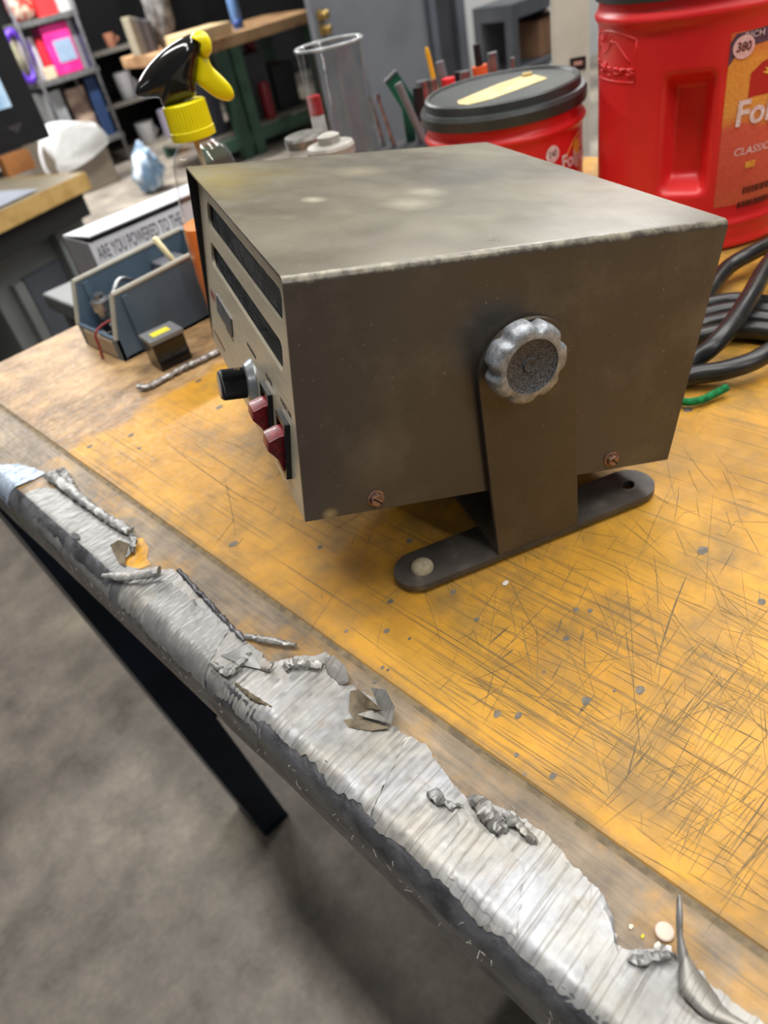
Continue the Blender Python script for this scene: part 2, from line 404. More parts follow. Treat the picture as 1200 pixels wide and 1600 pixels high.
fin('stain_spots', bm, M_SPOT, bench, kind='stuff')
# legs
M_BLUE = pm('dark_blue_paint', C(20, 44, 70), .42, col2=C(14, 32, 52), scale=12)
def leg(x_t, x_b, yc, lab=None):
    bm = bmesh.new()
    wd, dp = .082, .05
    for (o1, o2) in (((0, 0), (0, 0)),):
        vs = []
        for (xx, z) in ((x_t, ZB-.045), (x_b, .006)):
            vs.append([(xx, yc-wd/2, z), (xx+dp, yc-wd/2, z), (xx+dp, yc-wd/2+.004, z), (xx+.004, yc-wd/2+.004, z), (xx+.004, yc+wd/2-.004, z), (xx+dp, yc+wd/2-.004, z), (xx+dp, yc+wd/2, z), (xx, yc+wd/2, z)])
        A_ = [bm.verts.new(p) for p in vs[0]]; B_ = [bm.verts.new(p) for p in vs[1]]
        bm.faces.new(A_); bm.faces.new(B_[::-1])
        for i in range(8): bm.faces.new((A_[i], A_[(i+1) % 8], B_[(i+1) % 8], B_[i]))
    L_ = fin('leg', bm, M_BLUE, bench)
    bm = bmesh.new(); b_box(bm, x_b-.001, x_b+dp+.001, yc-wd/2-.001, yc+wd/2+.001, 0, .006); fin('foot_plate', bm, M_BLUE, L_)
leg(.060, .118, .755); leg(.78, .73, .755); leg(.060, .118, -.95); leg(.78, .73, -.95)
bm = bmesh.new(); b_box(bm, .10, .765, .735, .775, .30, .36); fin('stretcher', bm, M_BLUE, bench)
bm = bmesh.new(); b_box(bm, .40, .44, -.95, .755, .30, .36); fin('stretcher', bm, M_BLUE, bench)
bm = bmesh.new(); b_box(bm, .835, .855, Y0+.03, Y1-.02, .06, ZB-.0455); fin('back_panel', bm, M_BLUE, bench)  # unseen panel, added to keep lamp light off the floor underneath
bm = bmesh.new(); b_box(bm, .085, .83, Y0+.03, Y1-.02, ZB-.10, ZB-.0455); fin('apron', bm, M_BLUE, bench)

# ================================================================== DUCT TAPE ON THE EDGE
M, t, b, vec = newmat('duct_tape')
nA = nz(t, vec, 22, 5, .62); nB = nz(t, vec, 120, 5, .65); rib = nz(t, mapg(t, vec, sc=(14, 300, 30)), 1.0, 2, .5)
crease = ramp(t, nz(t, mapg(t, vec, rot=(0, 0, .12), sc=(16, 620, 30)), 1.0, 2, .5), [(.56, (0, 0, 0)), (.63, (1, 1, 1))])
crease2 = ramp(t, nz(t, mapg(t, vec, rot=(0, 0, 1.3), sc=(14, 400, 30)), 1.0, 2, .5), [(.62, (0, 0, 0)), (.67, (1, 1, 1))])
base = ramp(t, nA, [(.34, C(126, 125, 122)), (.5, C(148, 148, 148)), (.64, C(164, 166, 170))])
base = mixc(t, .22, base, ramp(t, nB, [(.36, C(96, 92, 84)), (.62, C(206, 206, 204))]), 'OVERLAY')
base = mixc(t, mth(t, 'MULTIPLY', ramp(t, nz(t, vec, 46, 6, .7), [(.56, (0, 0, 0)), (.70, (1, 1, 1))]), .55), base, C(132, 116, 92))
base = mixc(t, mth(t, 'MULTIPLY', ramp(t, nz(t, vec, 30, 5, .65), [(.42, (0, 0, 0)), (.62, (1, 1, 1))]), .35), base, C(172, 164, 146))
base = mixc(t, mth(t, 'MULTIPLY', mth(t, 'MAXIMUM', crease, crease2), .42), base, C(100, 94, 82))
t.links.new(base, b.inputs['Base Color']); b.inputs['Metallic'].default_value = .5
t.links.new(ramp(t, nB, [(.3, (.34,)*3), (.7, (.55,)*3)]), b.inputs['Roughness'])
bump(t, b, mth(t, 'SUBTRACT', mth(t, 'ADD', mth(t, 'MULTIPLY', rib, .5), mth(t, 'MULTIPLY', nB, .5)), mth(t, 'MULTIPLY', crease, .5)), .25, .0006)
M_TAPE = M
M_TAPE2 = pm('duct_tape_smooth', C(142, 142, 140), .42, .5, col2=C(120, 120, 118), scale=40, bmp=.25, bscale=160)
M_TAPEB = pm('duct_tape_blue', C(168, 182, 198), .4, .45, col2=C(140, 152, 168), scale=60, bmp=.4, bscale=140)
M_TAPED = pm('duct_tape_dark', C(112, 113, 117), .34, .5, col2=C(66, 67, 70), scale=45, bmp=.5, bscale=180, bdist=.002)
M_GUM = pm('tape_underside', C(120, 108, 88), .75, .1, col2=C(84, 74, 58), scale=120, bmp=.5)
tape = thing('duct_tape_edging', 'torn silver duct tape wrapped along the worn front edge of the workbench', 'tape', (X0, .25, ZB))
INN = [(0, 728), (38, 728), (60, 764), (78, 742), (110, 765), (150, 795), (180, 818), (203, 832), (209, 862), (192, 884), (225, 893), (278, 893), (310, 925), (350, 970), (385, 1003), (425, 1038),
       (490, 1034), (531, 1036), (547, 1078), (606, 1106), (618, 1140), (650, 1163), (683, 1178), (706, 1216), (724, 1240), (747, 1266), (792, 1274), (832, 1290), (872, 1322), (922, 1372), (965, 1420), (972, 1452), (962, 1480), (1010, 1494), (1062, 1500), (1150, 1570), (1215, 1622), (1300, 1700)]
IY = sorted([(at(px, py).y, at(px, py).x) for px, py in INN])
def xin(y):
    if y <= IY[0][0]: return IY[0][1]
    for (a, xa), (b_, xb) in zip(IY, IY[1:]):
        if a <= y <= b_: return xa+(xb-xa)*(y-a)/max(1e-6, b_-a)
    return IY[-1][1]
def tape_prof(s):
    """outer edge profile, s in metres from the top flat (x=.072) outwards/down"""
    x0, r = .070, .0125
    arc = r*PI/2
    if s < arc:
        a = s/r; return x0-r*math.sin(a), -r*(1-math.cos(a)), a
    return x0-r, -r-(s-arc), PI/2
def strip(name, ya, yb, mat, lift, down, seed, slant=0., wr=.0005, ragged=.0022, lab=None, jag=None, xmax=None):
    bm = bmesh.new(); ny = max(8, int(abs(yb-ya)/.0011)); ncol_t, ncol_s = 22, 18; rows = []
    for i in range(ny+1):
        y = ya+(yb-ya)*i/ny; xi = xin(y)
        xi += ragged*noise.noise((seed, y*160, 0)) + ragged*.6*noise.noise((seed, y*520, 3))
        if xmax: xi = min(xi, xmax+.002*noise.noise((seed, y*220, 9)))
        xi = max(xi, .074); row = []
        dn = down + .0028*noise.noise((seed+5, y*60, 0)) + .0018*noise.noise((seed+8, y*300, 0))
        for j in range(ncol_t+ncol_s+1):
            if j <= ncol_t:
                s = j/ncol_t; x = xi+(.070-xi)*s; z = 0; nx_, nz_ = 0, 1
            else:
                s = (j-ncol_t)/ncol_s*dn; x, z, a = tape_prof(s); nx_, nz_ = -math.sin(a), math.cos(a)
            yy = y + slant*(x-.085)*(1 if True else 0)
            e = min(i, ny-i)/ny*abs(yb-ya)
            q = lift + wr*(noise.noise((x*90+seed, yy*240, z*90))+.6*noise.noise((x*260, yy*520+seed, z*200))) + .35*wr*math.sin(yy*1900+4*noise.noise((x*40, yy*60, seed)))
            if e < .003: q += lift*.0
            if j <= 3: q += .0010*(1-j/3)*max(0, noise.noise((seed+2, y*75, 1)))*1.6
            q = max(.00025, q)
            row.append(bm.verts.new((x+nx_*q, yy+.0012*noise.noise((x*300, seed, i*.7)) * (1 if e < .002 else 0), ZB+z+nz_*q)))
        rows.append(row)
    for A_, B_ in zip(rows, rows[1:]):
        for j in range(len(A_)-1): bm.faces.new((A_[j], A_[j+1], B_[j+1], B_[j]))
    return fin(name, bm, mat, tape, smooth=True, label=lab)
def yat(px, py): return at(px, py).y
strip('tape_strip', yat(20, 770), .70, M_TAPEB, .0012, .020, 11, -.2, wr=.0006, lab='pale bluish tape patch')
strip('tape_strip', yat(205, 900), yat(48, 772), M_TAPE2, .0007, .028, 23, -.25, wr=.00028, lab='smooth grey tape piece')
strip('tape_strip', yat(430, 1085), yat(190, 905), M_TAPE, .0010, .014, 31, .3, wr=.00035)
strip('tape_strip', yat(600, 1215), yat(415, 1080), M_TAPE, .0013, .007, 47, .35, wr=.00035)
strip('tape_strip', yat(900, 1500), yat(590, 1222), M_TAPE, .0010, .007, 59, .4, wr=.00035)
strip('tape_strip', -.09, yat(880, 1505), M_TAPE, .0015, .006, 71, .5, wr=.0004)
strip('tape_strip', -.09, yat(655, 1195), M_TAPE, .0014, .0075, 83, .15, wr=.00035, xmax=.0885)
strip('tape_strip', yat(790, 1400), yat(700, 1300), M_TAPE, .0018, .0045, 97, .6, wr=.00035, xmax=.0875)
strip('tape_strip', yat(330, 1010), yat(232, 930), M_TAPE2, .0014, .016, 101, .5, wr=.0004, xmax=.0860)
# long lower wrap on the rim: dark, creased lengthwise
bm = bmesh.new(); rows = []; ny = 520
for i in range(ny+1):
    y = -.12+(Y1-.005+.12)*i/ny; row = []
    for j in range(15):
        s = .002+.057*j/14; x, z, a = tape_prof(s); q = max(.0004, .0008+.0011*(noise.noise((s*380, y*14, 2))+.4*noise.noise((s*900, y*60, 7))))
        if z < -.042: z = -.042-(-.042-z)*.2; x += .002
        row.append(bm.verts.new((x-q*math.sin(a), y, ZB+z+q*math.cos(a))))
    rows.append(row)
for A_, B_ in zip(rows, rows[1:]):
    for j in range(14): bm.faces.new((A_[j], A_[j+1], B_[j+1], B_[j]))
fin('rim_wrap', bm, M_TAPED, tape, smooth=True, label='dark creased tape around the rim')
# curled and rolled torn bits
def P3(px, py, h): return at(px, py, ZB+h)
def roll(pts, r, mat=M_TAPE, seg=9, flat=.75, name='tape_curl', cr=.75):
    """pts: (px,py,height) ; r: px radii"""
    P = smooth_open([P3(*p) for p in pts], 14); n = len(P); bm = bmesh.new(); rr = []
    for i, p in enumerate(P):
        s = i/(n-1); k = s*(len(r)-1); a = int(min(k, len(r)-2)); v = r[a]+(r[a+1]-r[a])*(k-a)
        rr.append(v*(p-CAM).length/FPX*(1+.18*noise.noise((i*.9, px_seed(pts), 0))))
        p.z += .0004*noise.noise((i*.6, 4, px_seed(pts)))
    b_tube(bm, P, rr, seg, flat=flat); ra_ = sum(rr)/len(rr); sd_ = Vector((px_seed(pts), 0, 0))
    for v_ in bm.verts:
        v_.co += Vector((noise.noise(v_.co*420+sd_), noise.noise(v_.co*420+sd_+Vector((9, 3, 1))), noise.noise(v_.co*420+sd_+Vector((2, 8, 5)))))*ra_*cr
    return fin(name, bm, mat, tape, smooth=False, ang=.8)
def px_seed(p): return p[0][0]*.37
roll([(160, 899, .004), (200, 900, .005), (248, 893, .006)], [3, 8, 9, 10], M_TAPE, cr=.18, flat=.6)
roll([(78, 742, .003), (105, 762, .003), (140, 790, .003), (172, 812, .003), (203, 830, .003)], [9, 9, 7, 7, 8], M_TAPE2, cr=.4, flat=.5)
roll([(84, 740, .003), (96, 737, .004), (104, 746, .003), (112, 758, .003)], [6, 7, 6, 5], M_TAPE2, cr=.5, flat=.5)
roll([(278, 890, .001), (315, 930, .0015), (350, 968, .0015), (382, 1000, .002)], [3, 4, 4, 4], M_TAPED)
roll([(383, 993, .002), (420, 1000, .003), (462, 1008, .003)], [4, 6, 4], M_TAPE, cr=.3)
roll([(447, 1047, .002), (452, 1038, .004), (475, 1037, .004), (504, 1040, .004)], [6, 7, 6, 5], M_TAPE)
roll([(676, 1246, .002), (680, 1240, .004), (690, 1252, .003), (722, 1262, .002)], [9, 9, 6, 4], M_TAPE)
roll([(738, 1245, .002), (755, 1265, .004), (778, 1290, .003), (795, 1292, .002)], [5, 13, 11, 4], M_TAPE)
roll([(790, 1270, .002), (812, 1292, .003), (840, 1318, .002)], [5, 8, 4], M_TAPE)
roll([(985, 1502, .002), (1015, 1498, .004), (1056, 1492, .004)], [5, 8, 4], M_TAPE2)
roll([(205, 835, .004), (209, 848, .005), (207, 862, .003)], [4, 5, 3], M_TAPE2)
roll([(330, 1035, .001), (355, 1050, .003), (372, 1040, .003), (392, 1020, .003)], [3, 6, 6, 3], M_TAPE)
roll([(405, 1042, .002), (418, 1045, .003), (427, 1034, .004)], [3, 5, 3], M_TAPE)
roll([(368, 1068, .001), (395, 1090, .0015), (424, 1105, .001)], [2, 4, 2], M_GUM)
def leaf(outl, hs, mat, lab=None, name='tape_flap', th=.0003):
    """outline of (px,py,h); centre fan, slightly cupped"""
    P = [P3(*p) for p in outl]; n = len(P); c_ = sum(P, Vector())/n; c_.z += hs
    bm = bmesh.new(); rings = []
    for k in range(5):
        s = k/4; rings.append([bm.verts.new(c_+(p-c_)*s + Vector((0, 0, .0005*noise.noise((p.x*200+k, p.y*200, 5))))) for p in P] if k else [bm.verts.new(c_)])
    for i in range(n):
        bm.faces.new((rings[0][0], rings[1][i], rings[1][(i+1) % n]))
        for k in range(1, 4): bm.faces.new((rings[k][i], rings[k+1][i], rings[k+1][(i+1) % n], rings[k][(i+1) % n]))
    bmesh.ops.recalc_face_normals(bm, faces=bm.faces)
    g = bmesh.ops.extrude_face_region(bm, geom=bm.faces[:])
    for v in [e for e in g['geom'] if isinstance(e, bmesh.types.BMVert)]: v.co.z += th
    return fin(name, bm, mat, tape, smooth=False, ang=.9, label=lab)
leaf([(547, 1080, .003), (560, 1078, .007), (585, 1098, .009), (597, 1110, .010), (590, 1112, .006), (575, 1120, .003), (556, 1128, .002), (545, 1110, .002)], -.001, M_GUM)
leaf([(557, 1117, .003), (575, 1122, .004), (612, 1132, .005), (617, 1105, .011), (603, 1078, .013), (580, 1075, .010), (598, 1100, .006), (590, 1116, .003)], -.001, M_TAPE)
leaf([(536, 1125, .001), (560, 1122, .002), (612, 1138, .003), (580, 1142, .002), (545, 1138, .001)], .001, M_GUM)
leaf([(172, 852, .002), (185, 844, .007), (203, 850, .008), (197, 868, .003), (195, 886, .001), (186, 880, .001)], -.001, M_GUM)
leaf([(345, 1025, .001), (385, 1008, .004), (398, 1025, .003), (410, 1047, .002), (380, 1040, .002)], .001, M_TAPE2)
leaf([(505, 1030, .003), (520, 1024, .005), (540, 1042, .006), (546, 1066, .003), (530, 1072, .001), (512, 1055, .001)], .001, M_TAPE)
bm = bmesh.new(); p = at(118, 838, ZB+.0012); vs = [bm.verts.new((p.x+.0022*math.cos(2*PI*i/16), p.y+.0052*math.sin(2*PI*i/16), ZB+.0012)) for i in range(16)]; f_ = bm.faces.new(vs)
g = bmesh.ops.extrude_face_region(bm, geom=[f_])
for v in [e for e in g['geom'] if isinstance(e, bmesh.types.BMVert)]: v.co.z += .0003
fin('ink_spot', bm, pm('spot_black', C(40, 41, 42), .5), tape)
bm = bmesh.new(); vs = [bm.verts.new(at(px, py, ZB+.0001)) for px, py in ((193, 884), (197, 858), (208, 842), (222, 840), (233, 856), (229, 872), (236, 882), (216, 890), (204, 889))]; f_ = bm.faces.new(vs)
fin('paint_patch', bm, pm('old_yellow_paint', C(206, 152, 46), .5, col2=C(176, 128, 48), scale=120), bench)
# twisted standing strip, lower right
bm = bmesh.new(); ctr = [(1061, 1400, .016), (1062, 1430, .014), (1063, 1465, .010), (1070, 1500, .007), (1085, 1540, .005), (1120, 1580, .003), (1165, 1605, .002), (1230, 1660, .0015)]
wd = [4, 6, 5, 9, 22, 22, 16, 12]; P = smooth_open([P3(*p) for p in ctr], 8); n = len(P); prev = None
for i, p in enumerate(P):
    s = i/(n-1)*(len(wd)-1); a = int(min(s, len(wd)-2)); w_ = (wd[a]+(wd[a+1]-wd[a])*(s-a))*(p-CAM).length/FPX
    tw = .2+1.5*i/n; dv = Vector((.75, -.45, .45*math.cos(tw*2))).normalized()
    row = [bm.verts.new(p+dv*w_*q+Vector((0, 0, .0012*math.cos(q*3)))) for q in (-.9, -.45, 0, .45, .9)]
    if prev:
        for j in range(4): bm.faces.new((prev[j], prev[j+1], row[j+1], row[j]))
    prev = row
g = bmesh.ops.extrude_face_region(bm, geom=bm.faces[:])
for v in [e for e in g['geom'] if isinstance(e, bmesh.types.BMVert)]: v.co.z += .0004
fin('tape_twist', bm, M_TAPE, tape, smooth=True, label='twisted strip of tape standing up')
# loose fibres along the seam
bm = bmesh.new(); rf = random.Random(5)
for i in range(190):
    y = rf.uniform(-.06, .45); s = rf.uniform(.015, .03); x, z, a = tape_prof(s)
    if rf.random() < .35: x = xin(y)+rf.uniform(-.004, .004); z = .0015; a = 0
    p = Vector((x-.0016*math.sin(a), y, ZB+z+.0016*math.cos(a))); L = rf.uniform(.001, .0035); d_ = Vector((rf.gauss(0, 1), rf.gauss(0, 1), rf.gauss(.2, .5))).normalized()*L
    b_tube(bm, [p, p+d_*.5+Vector((0, 0, .0004)), p+d_], rf.uniform(.00006, .00016), 3)
fin('tape_fibres', bm, pm('fibre', C(168, 165, 156), .6), tape, kind='stuff')
# little chip and crumbs near the twist
bm = bmesh.new(); p = at(1038, 1457); b_lathe(bm, [(0, 0), (.0030, 0), (.0032, .0004), (.0032, .001), (.0028, .0014), (0, .0014)], 18, T(p.x, p.y, ZB))
tag(fin('plastic_disc', bm, pm('chip_pink', C(214, 190, 172), .5), smooth=False, ang=.6), 'small round pale pink disc lying beside the twisted tape', 'disc')
for i, (px, py, r_, lb, cc_) in enumerate([(986, 1448, 5, 'cream coloured crumb nearest the torn tape corner', C(225, 214, 190)), (1004, 1463, 4, 'tiny yellow crumb beside the torn tape', C(210, 190, 60)), (1027, 1478, 7, 'elongated white crumb next to the pale pink disc', C(220, 214, 205)), (1044, 1485, 8, 'largest white crumb at the foot of the twisted tape', C(232, 228, 220)), (790, 912, 8, 'small white paint flake on the yellow bench top', C(214, 208, 200))]):
    p = at(px, py); R_ = r_*.5*(p-CAM).length/FPX; bm = bmesh.new()
    bmesh.ops.create_icosphere(bm, subdivisions=2, radius=1)
    for v in bm.verts:
        k_ = 1+.35*noise.noise(v.co*1.7+Vector((i*5, 0, 0))); v.co = Vector((v.co.x*R_*1.5*k_, v.co.y*R_*k_, (v.co.z*.5+.5)*R_*.8*k_))
    zmin = min(v.co.z for v in bm.verts); bm.transform(T(p.x, p.y, ZB-zmin))
    tag(fin('crumb', bm, pm('crumb_%d' % i, cc_, .8), smooth=False), lb, 'crumb', 'crumbs on the bench')

# ================================================================== BROWN METAL UNIT ON ITS BRACKET
DY, DP = math.radians(-23.5371), math.radians(10.5679)
DA = Vector((.14476, .22324, ZB+.18561)); DW, DD, HF, HB = .23898, .21058, .11342, .12876
dev = thing('electronic_control_unit', 'brown painted metal instrument case with front grille, tilted on a swivel bracket', 'electronics', (DA.x, DA.y, ZB), Matrix.Rotation(DY, 3, 'Z'))
cp, sp = math.cos(DP), math.sin(DP)
BX = fr((0, 0, .18561), (cp, 0, -sp), (0, 1, 0), (sp, 0, cp))       # (depth, width, height)
DEVW = MW[dev]
M, t, b, vec = newmat('brown_case_paint')
def blob(t, vec, c_, r_, nscale=60, soft=1.6):
    n = nd(t, 'ShaderNodeVectorMath', operation='DISTANCE'); t.links.new(vec, n.inputs[0]); n.inputs[1].default_value = c_
    dd = mth(t, 'DIVIDE', n.outputs['Value'], r_)
    dd = mth(t, 'ADD', dd, mth(t, 'MULTIPLY', mth(t, 'SUBTRACT', nz(t, vec, nscale, 5, .65), .5), 2.4))
    return mth(t, 'SUBTRACT', 1.0, mth(t, 'MULTIPLY', dd, 1/soft), True)
base = ramp(t, nz(t, vec, 14, 4), [(.35, C(70, 65, 60)), (.65, C(78, 73, 67))])
brush = nz(t, mapg(t, vec, sc=(30, 500, 500)), 1, 2)
base = mixc(t, .12, base, ramp(t, brush, [(.3, C(60, 54, 44)), (.7, C(150, 140, 122))]), 'OVERLAY')
dust = ramp(t, nz(t, vec, 420, 2, .5), [(.70, (0, 0, 0)), (.76, (1, 1, 1))])
base = mixc(t, mth(t, 'MULTIPLY', dust, .35), base, C(170, 160, 145))
haze = ramp(t, nz(t, vec, 20, 6, .7), [(.52, (0, 0, 0)), (.75, (1, 1, 1))])
base = mixc(t, mth(t, 'MULTIPLY', haze, .16), base, C(150, 142, 126))
def dpt(px, py, top):
    P = atpl(px, py, DEVW @ (BX @ Vector((0, 0, 0))), (DEVW.to_3x3() @ (BX.to_3x3() @ (Vector((0, 0, 1)) if top else Vector((0, 1, 0))))))
    return tuple(DEVW.inverted() @ P)
for (px, py, top, r_, col, amt) in ((590, 712, 0, .012, C(140, 132, 120), .25), (490, 312, 1, .005, C(190, 182, 160), .8), (640, 318, 1, .010, C(186, 178, 156), .5), (430, 372, 1, .022, C(168, 162, 142), .35),
        (330, 280, 1, .035, C(150, 132, 60), .55), (960, 290, 1, .03, C(160, 154, 138), .35), (515, 803, 0, .0028, C(190, 170, 120), .6), (1090, 505, 0, .012, C(120, 112, 104), .4), (560, 268, 1, .012, C(176, 164, 130), .4), (665, 300, 1, .008, C(190, 184, 168), .45)):
    base = mixc(t, mth(t, 'MULTIPLY', blob(t, vec, dpt(px, py, top), r_), amt), base, col)
geo = nd(t, 'ShaderNodeNewGeometry'); sn = nd(t, 'ShaderNodeSeparateXYZ'); t.links.new(geo.outputs['Normal'], sn.inputs[0])
upm = mth(t, 'MULTIPLY', mth(t, 'SUBTRACT', sn.outputs['Z'], .8), 6, True)
base = mixc(t, mth(t, 'MULTIPLY', upm, ramp(t, nz(t, vec, 11, 5, .6), [(.32, (.10,)*3), (.68, (.46,)*3)])), base, C(158, 151, 126))  # upward faces lightened in the colour: dust together with the top's sheen
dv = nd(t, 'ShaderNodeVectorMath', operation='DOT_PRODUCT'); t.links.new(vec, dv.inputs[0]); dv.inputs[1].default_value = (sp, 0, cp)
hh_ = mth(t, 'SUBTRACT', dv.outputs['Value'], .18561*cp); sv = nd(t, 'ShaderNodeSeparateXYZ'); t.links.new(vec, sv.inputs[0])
bend_hl = mth(t, 'ADD', mth(t, 'ABSOLUTE', hh_), mth(t, 'ABSOLUTE', sv.outputs['Y']))
bend_hl = mth(t, 'ADD', bend_hl, mth(t, 'MULTIPLY', mth(t, 'SUBTRACT', nz(t, vec, 130, 5, .7), .5), .006))
bend_hl = mth(t, 'MULTIPLY', mth(t, 'SUBTRACT', .0028, bend_hl), 500, True)
base = mixc(t, mth(t, 'MULTIPLY', bend_hl, .6), base, C(186, 180, 156))  # bright highlight on the top bend put into the colour
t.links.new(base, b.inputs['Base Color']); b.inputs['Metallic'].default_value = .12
t.links.new(ramp(t, nz(t, vec, 60, 4), [(.3, (.27,)*3), (.7, (.40,)*3)]), b.inputs['Roughness'])
b.inputs['Specular IOR Level'].default_value = .42
bump(t, b, nz(t, vec, 900, 2), .06, .0003)
M_CASE = M
def case_ring(dpos, H, off):
    r_ = .0035-off; o = [(off, -H)]
    for i in range(7): a = PI-PI/2*i/6; o.append((.0035+r_*math.cos(a), -.0035+r_*math.sin(a)))
    for i in range(7): a = PI/2-PI/2*i/6; o.append((DW-.0035+r_*math.cos(a), -.0035+r_*math.sin(a)))
    o.append((DW-off, -H)); return [Vector((dpos, p[0], p[1])) for p in o]
bm = bmesh.new(); R_ = []
for dpos in [DD*i/6 for i in range(7)]:
    H = HF+(HB-HF)*dpos/DD; R_.append(([bm.verts.new(p) for p in case_ring(dpos, H, 0)], [bm.verts.new(p) for p in case_ring(dpos, H, .0013)]))
for (o1, i1), (o2, i2) in zip(R_, R_[1:]):
    for k in range(len(o1)-1): bm.faces.new((o1[k], o1[k+1], o2[k+1], o2[k])); bm.faces.new((i1[k+1], i1[k], i2[k], i2[k+1]))
    for k in (0, len(o1)-1): bm.faces.new((o1[k], o2[k], i2[k], i1[k]))
for (o1, i1) in (R_[0], R_[-1]):
    for k in range(len(o1)-1): bm.faces.new((o1[k], i1[k], i1[k+1], o1[k+1]))
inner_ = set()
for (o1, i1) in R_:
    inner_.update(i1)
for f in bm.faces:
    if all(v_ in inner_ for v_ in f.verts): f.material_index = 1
bm.transform(BX); cc0 = fin('case_cover', bm, M_CASE, dev, world=False, ang=.6); cc0.data.materials.append(pm('case_inside_shade', C(20, 20, 19), .8))  # inner faces near black: dark paint with the unlit interior's shade put in
M_BLK = pm('black_inside', C(14, 14, 14), .8, col2=C(22, 22, 22), scale=60)
bm = bmesh.new(); v = [bm.verts.new(p) for p in ((.004, .0015, -HF+.001), (DD-.002, .0015, -HB+.001), (DD-.002, DW-.0015, -HB+.001), (.004, DW-.0015, -HF+.001))]
f = bm.faces.new(v); g = bmesh.ops.extrude_face_region(bm, geom=[f])
for q in [e for e in g['geom'] if isinstance(e, bmesh.types.BMVert)]: q.co.z += .0012
bm.transform(BX); fin('bottom_plate', bm, M_CASE, dev, world=False)
bm = bmesh.new(); b_box(bm, DD-.003, DD-.0018, .0015, DW-.0015, -HB+.002, -.0015, BX); fin('back_plate', bm, M_CASE, dev, world=False)
# front panel with two grille slots
def plate_holes(outer, holes, h0, h1, M):
    t_ = bmesh.new(); es = []
    for lp in [outer]+holes:
        vs = [t_.verts.new((p[0], p[1], h1)) for p in lp]
        for i in range(len(vs)): es.append(t_.edges.new((vs[i], vs[(i+1) % len(vs)])))
    bmesh.ops.triangle_fill(t_, use_beauty=True, use_dissolve=False, edges=es)
    bmesh.ops.recalc_face_normals(t_, faces=t_.faces)
    g = bmesh.ops.extrude_face_region(t_, geom=t_.faces[:])
    for q in [e for e in g['geom'] if isinstance(e, bmesh.types.BMVert)]: q.co.z = h0
    t_.transform(M); return t_
P0 = Vector((.0065, 0, 0)); P1 = Vector((0, 0, -HF)); upv = (P0-P1).normalized()
PX = BX @ fr(P0, (0, -1, 0), upv, Vector((0, -1, 0)).cross(upv))
mmx = lambda w_, v_: (-w_/1000, -v_/1000)
def prr(w0, w1, v0, v1, r_): return rrect(-w1/1000, -w0/1000, -v1/1000, -v0/1000, r_/1000)
slots = [prr(28, 208.5, 14.3, 29.2, 5), prr(31, 208.5, 38.2, 53, 5)]
M, t, b, vec = newmat('brushed_panel')
cb = ramp(t, nz(t, mapg(t, vec, sc=(40, 40, 600)), 1, 3), [(.3, C(176, 168, 148)), (.7, C(196, 188, 168))])
t.links.new(cb, b.inputs['Base Color']); b.inputs['Metallic'].default_value = .35; b.inputs['Roughness'].default_value = .38
M_PANEL = M
t_ = plate_holes(prr(1.6, DW*1000-1.6, 3.0, 113.6, 1.0), slots, -.0018, 0, PX)
panel = fin('front_panel', t_, M_PANEL, dev, world=False, label='brushed silver front panel')
bm = bmesh.new(); b_box(bm, -DW+.004, -.004, -.06, -.006, -.012, -.0105, PX); fin('grille_backing', bm, M_BLK, panel, world=False)
M_WIRE = pm('grille_wire', C(132, 132, 132), .4, .5, col2=C(80, 80, 82), scale=200)
for si, (w0, w1, v0, v1) in enumerate(((27.5, 209, 13.8, 29.6), (30.5, 209, 37.7, 53.4))):
    bm = bmesh.new()
    for k in range(11):
        v_ = v0+(v1-v0)*(k+.5)/11; pts = []
        for i in range(61):
            ww = w0+(w1-w0)*i/60; wob = 1.1*noise.noise((ww*.05+si*4, k*.16, si))+.35*noise.noise((ww*.18, k*.5, 3+si))
            pts.append(PX @ Vector((-ww/1000, -min(v1-.2, max(v0+.2, v_+wob))/1000, -.0024+.0004*noise.noise((ww*.1, k, 8)))))
        b_tube(bm, pts, .00008, 4)
    fin('grille_mesh', bm, M_WIRE, panel, world=False, kind='stuff')
M_INK = pm('ink_black', C(34, 34, 36), .6); M_INKR = pm('ink_red', C(122, 70, 62), .6); M_LAB = pm('name_plate', C(52, 56, 64), .35, .3, col2=C(62, 66, 74), scale=300)
bm = bmesh.new(); b_prism(bm, prr(153, 202, 69.6, 81, .6), PX, 0, .0008); lab_ = fin('name_plate', bm, M_LAB, panel, world=False, label='dark name plate with faint pale strokes')
M_STR = pm('plate_stroke', C(126, 130, 138), .4)
bm = bmesh.new()
for ww, a, c_ in ((195, 72, 77), (189, 72, 79), (187, 72, 79), (181, 73, 78), (174, 72, 79), (168, 72, 79), (162, 72.5, 79.5)):
    b_box(bm, -(ww+.5)/1000, -(ww-.5)/1000, -c_/1000, -a/1000, .0008, .0010, PX)
fin('plate_strokes', bm, M_STR, lab_, world=False)
def ptext(body, w_, v_, hgt, fit, mat, bold=0.0):
    bm = text_pts(body, hgt/1000*1.4, bold/1000, fit=fit/1000)
    for q in bm.verts: q.co = PX @ Vector((q.co.x-w_/1000, q.co.y-v_/1000, .00015))
    fin('lettering', bm, mat, panel, world=False)
ptext('POWER', 61, 68.6, 2.6, 14, M_INK, .08); ptext('WASH AIR', 28.8, 68.6, 2.6, 20, M_INK, .08)
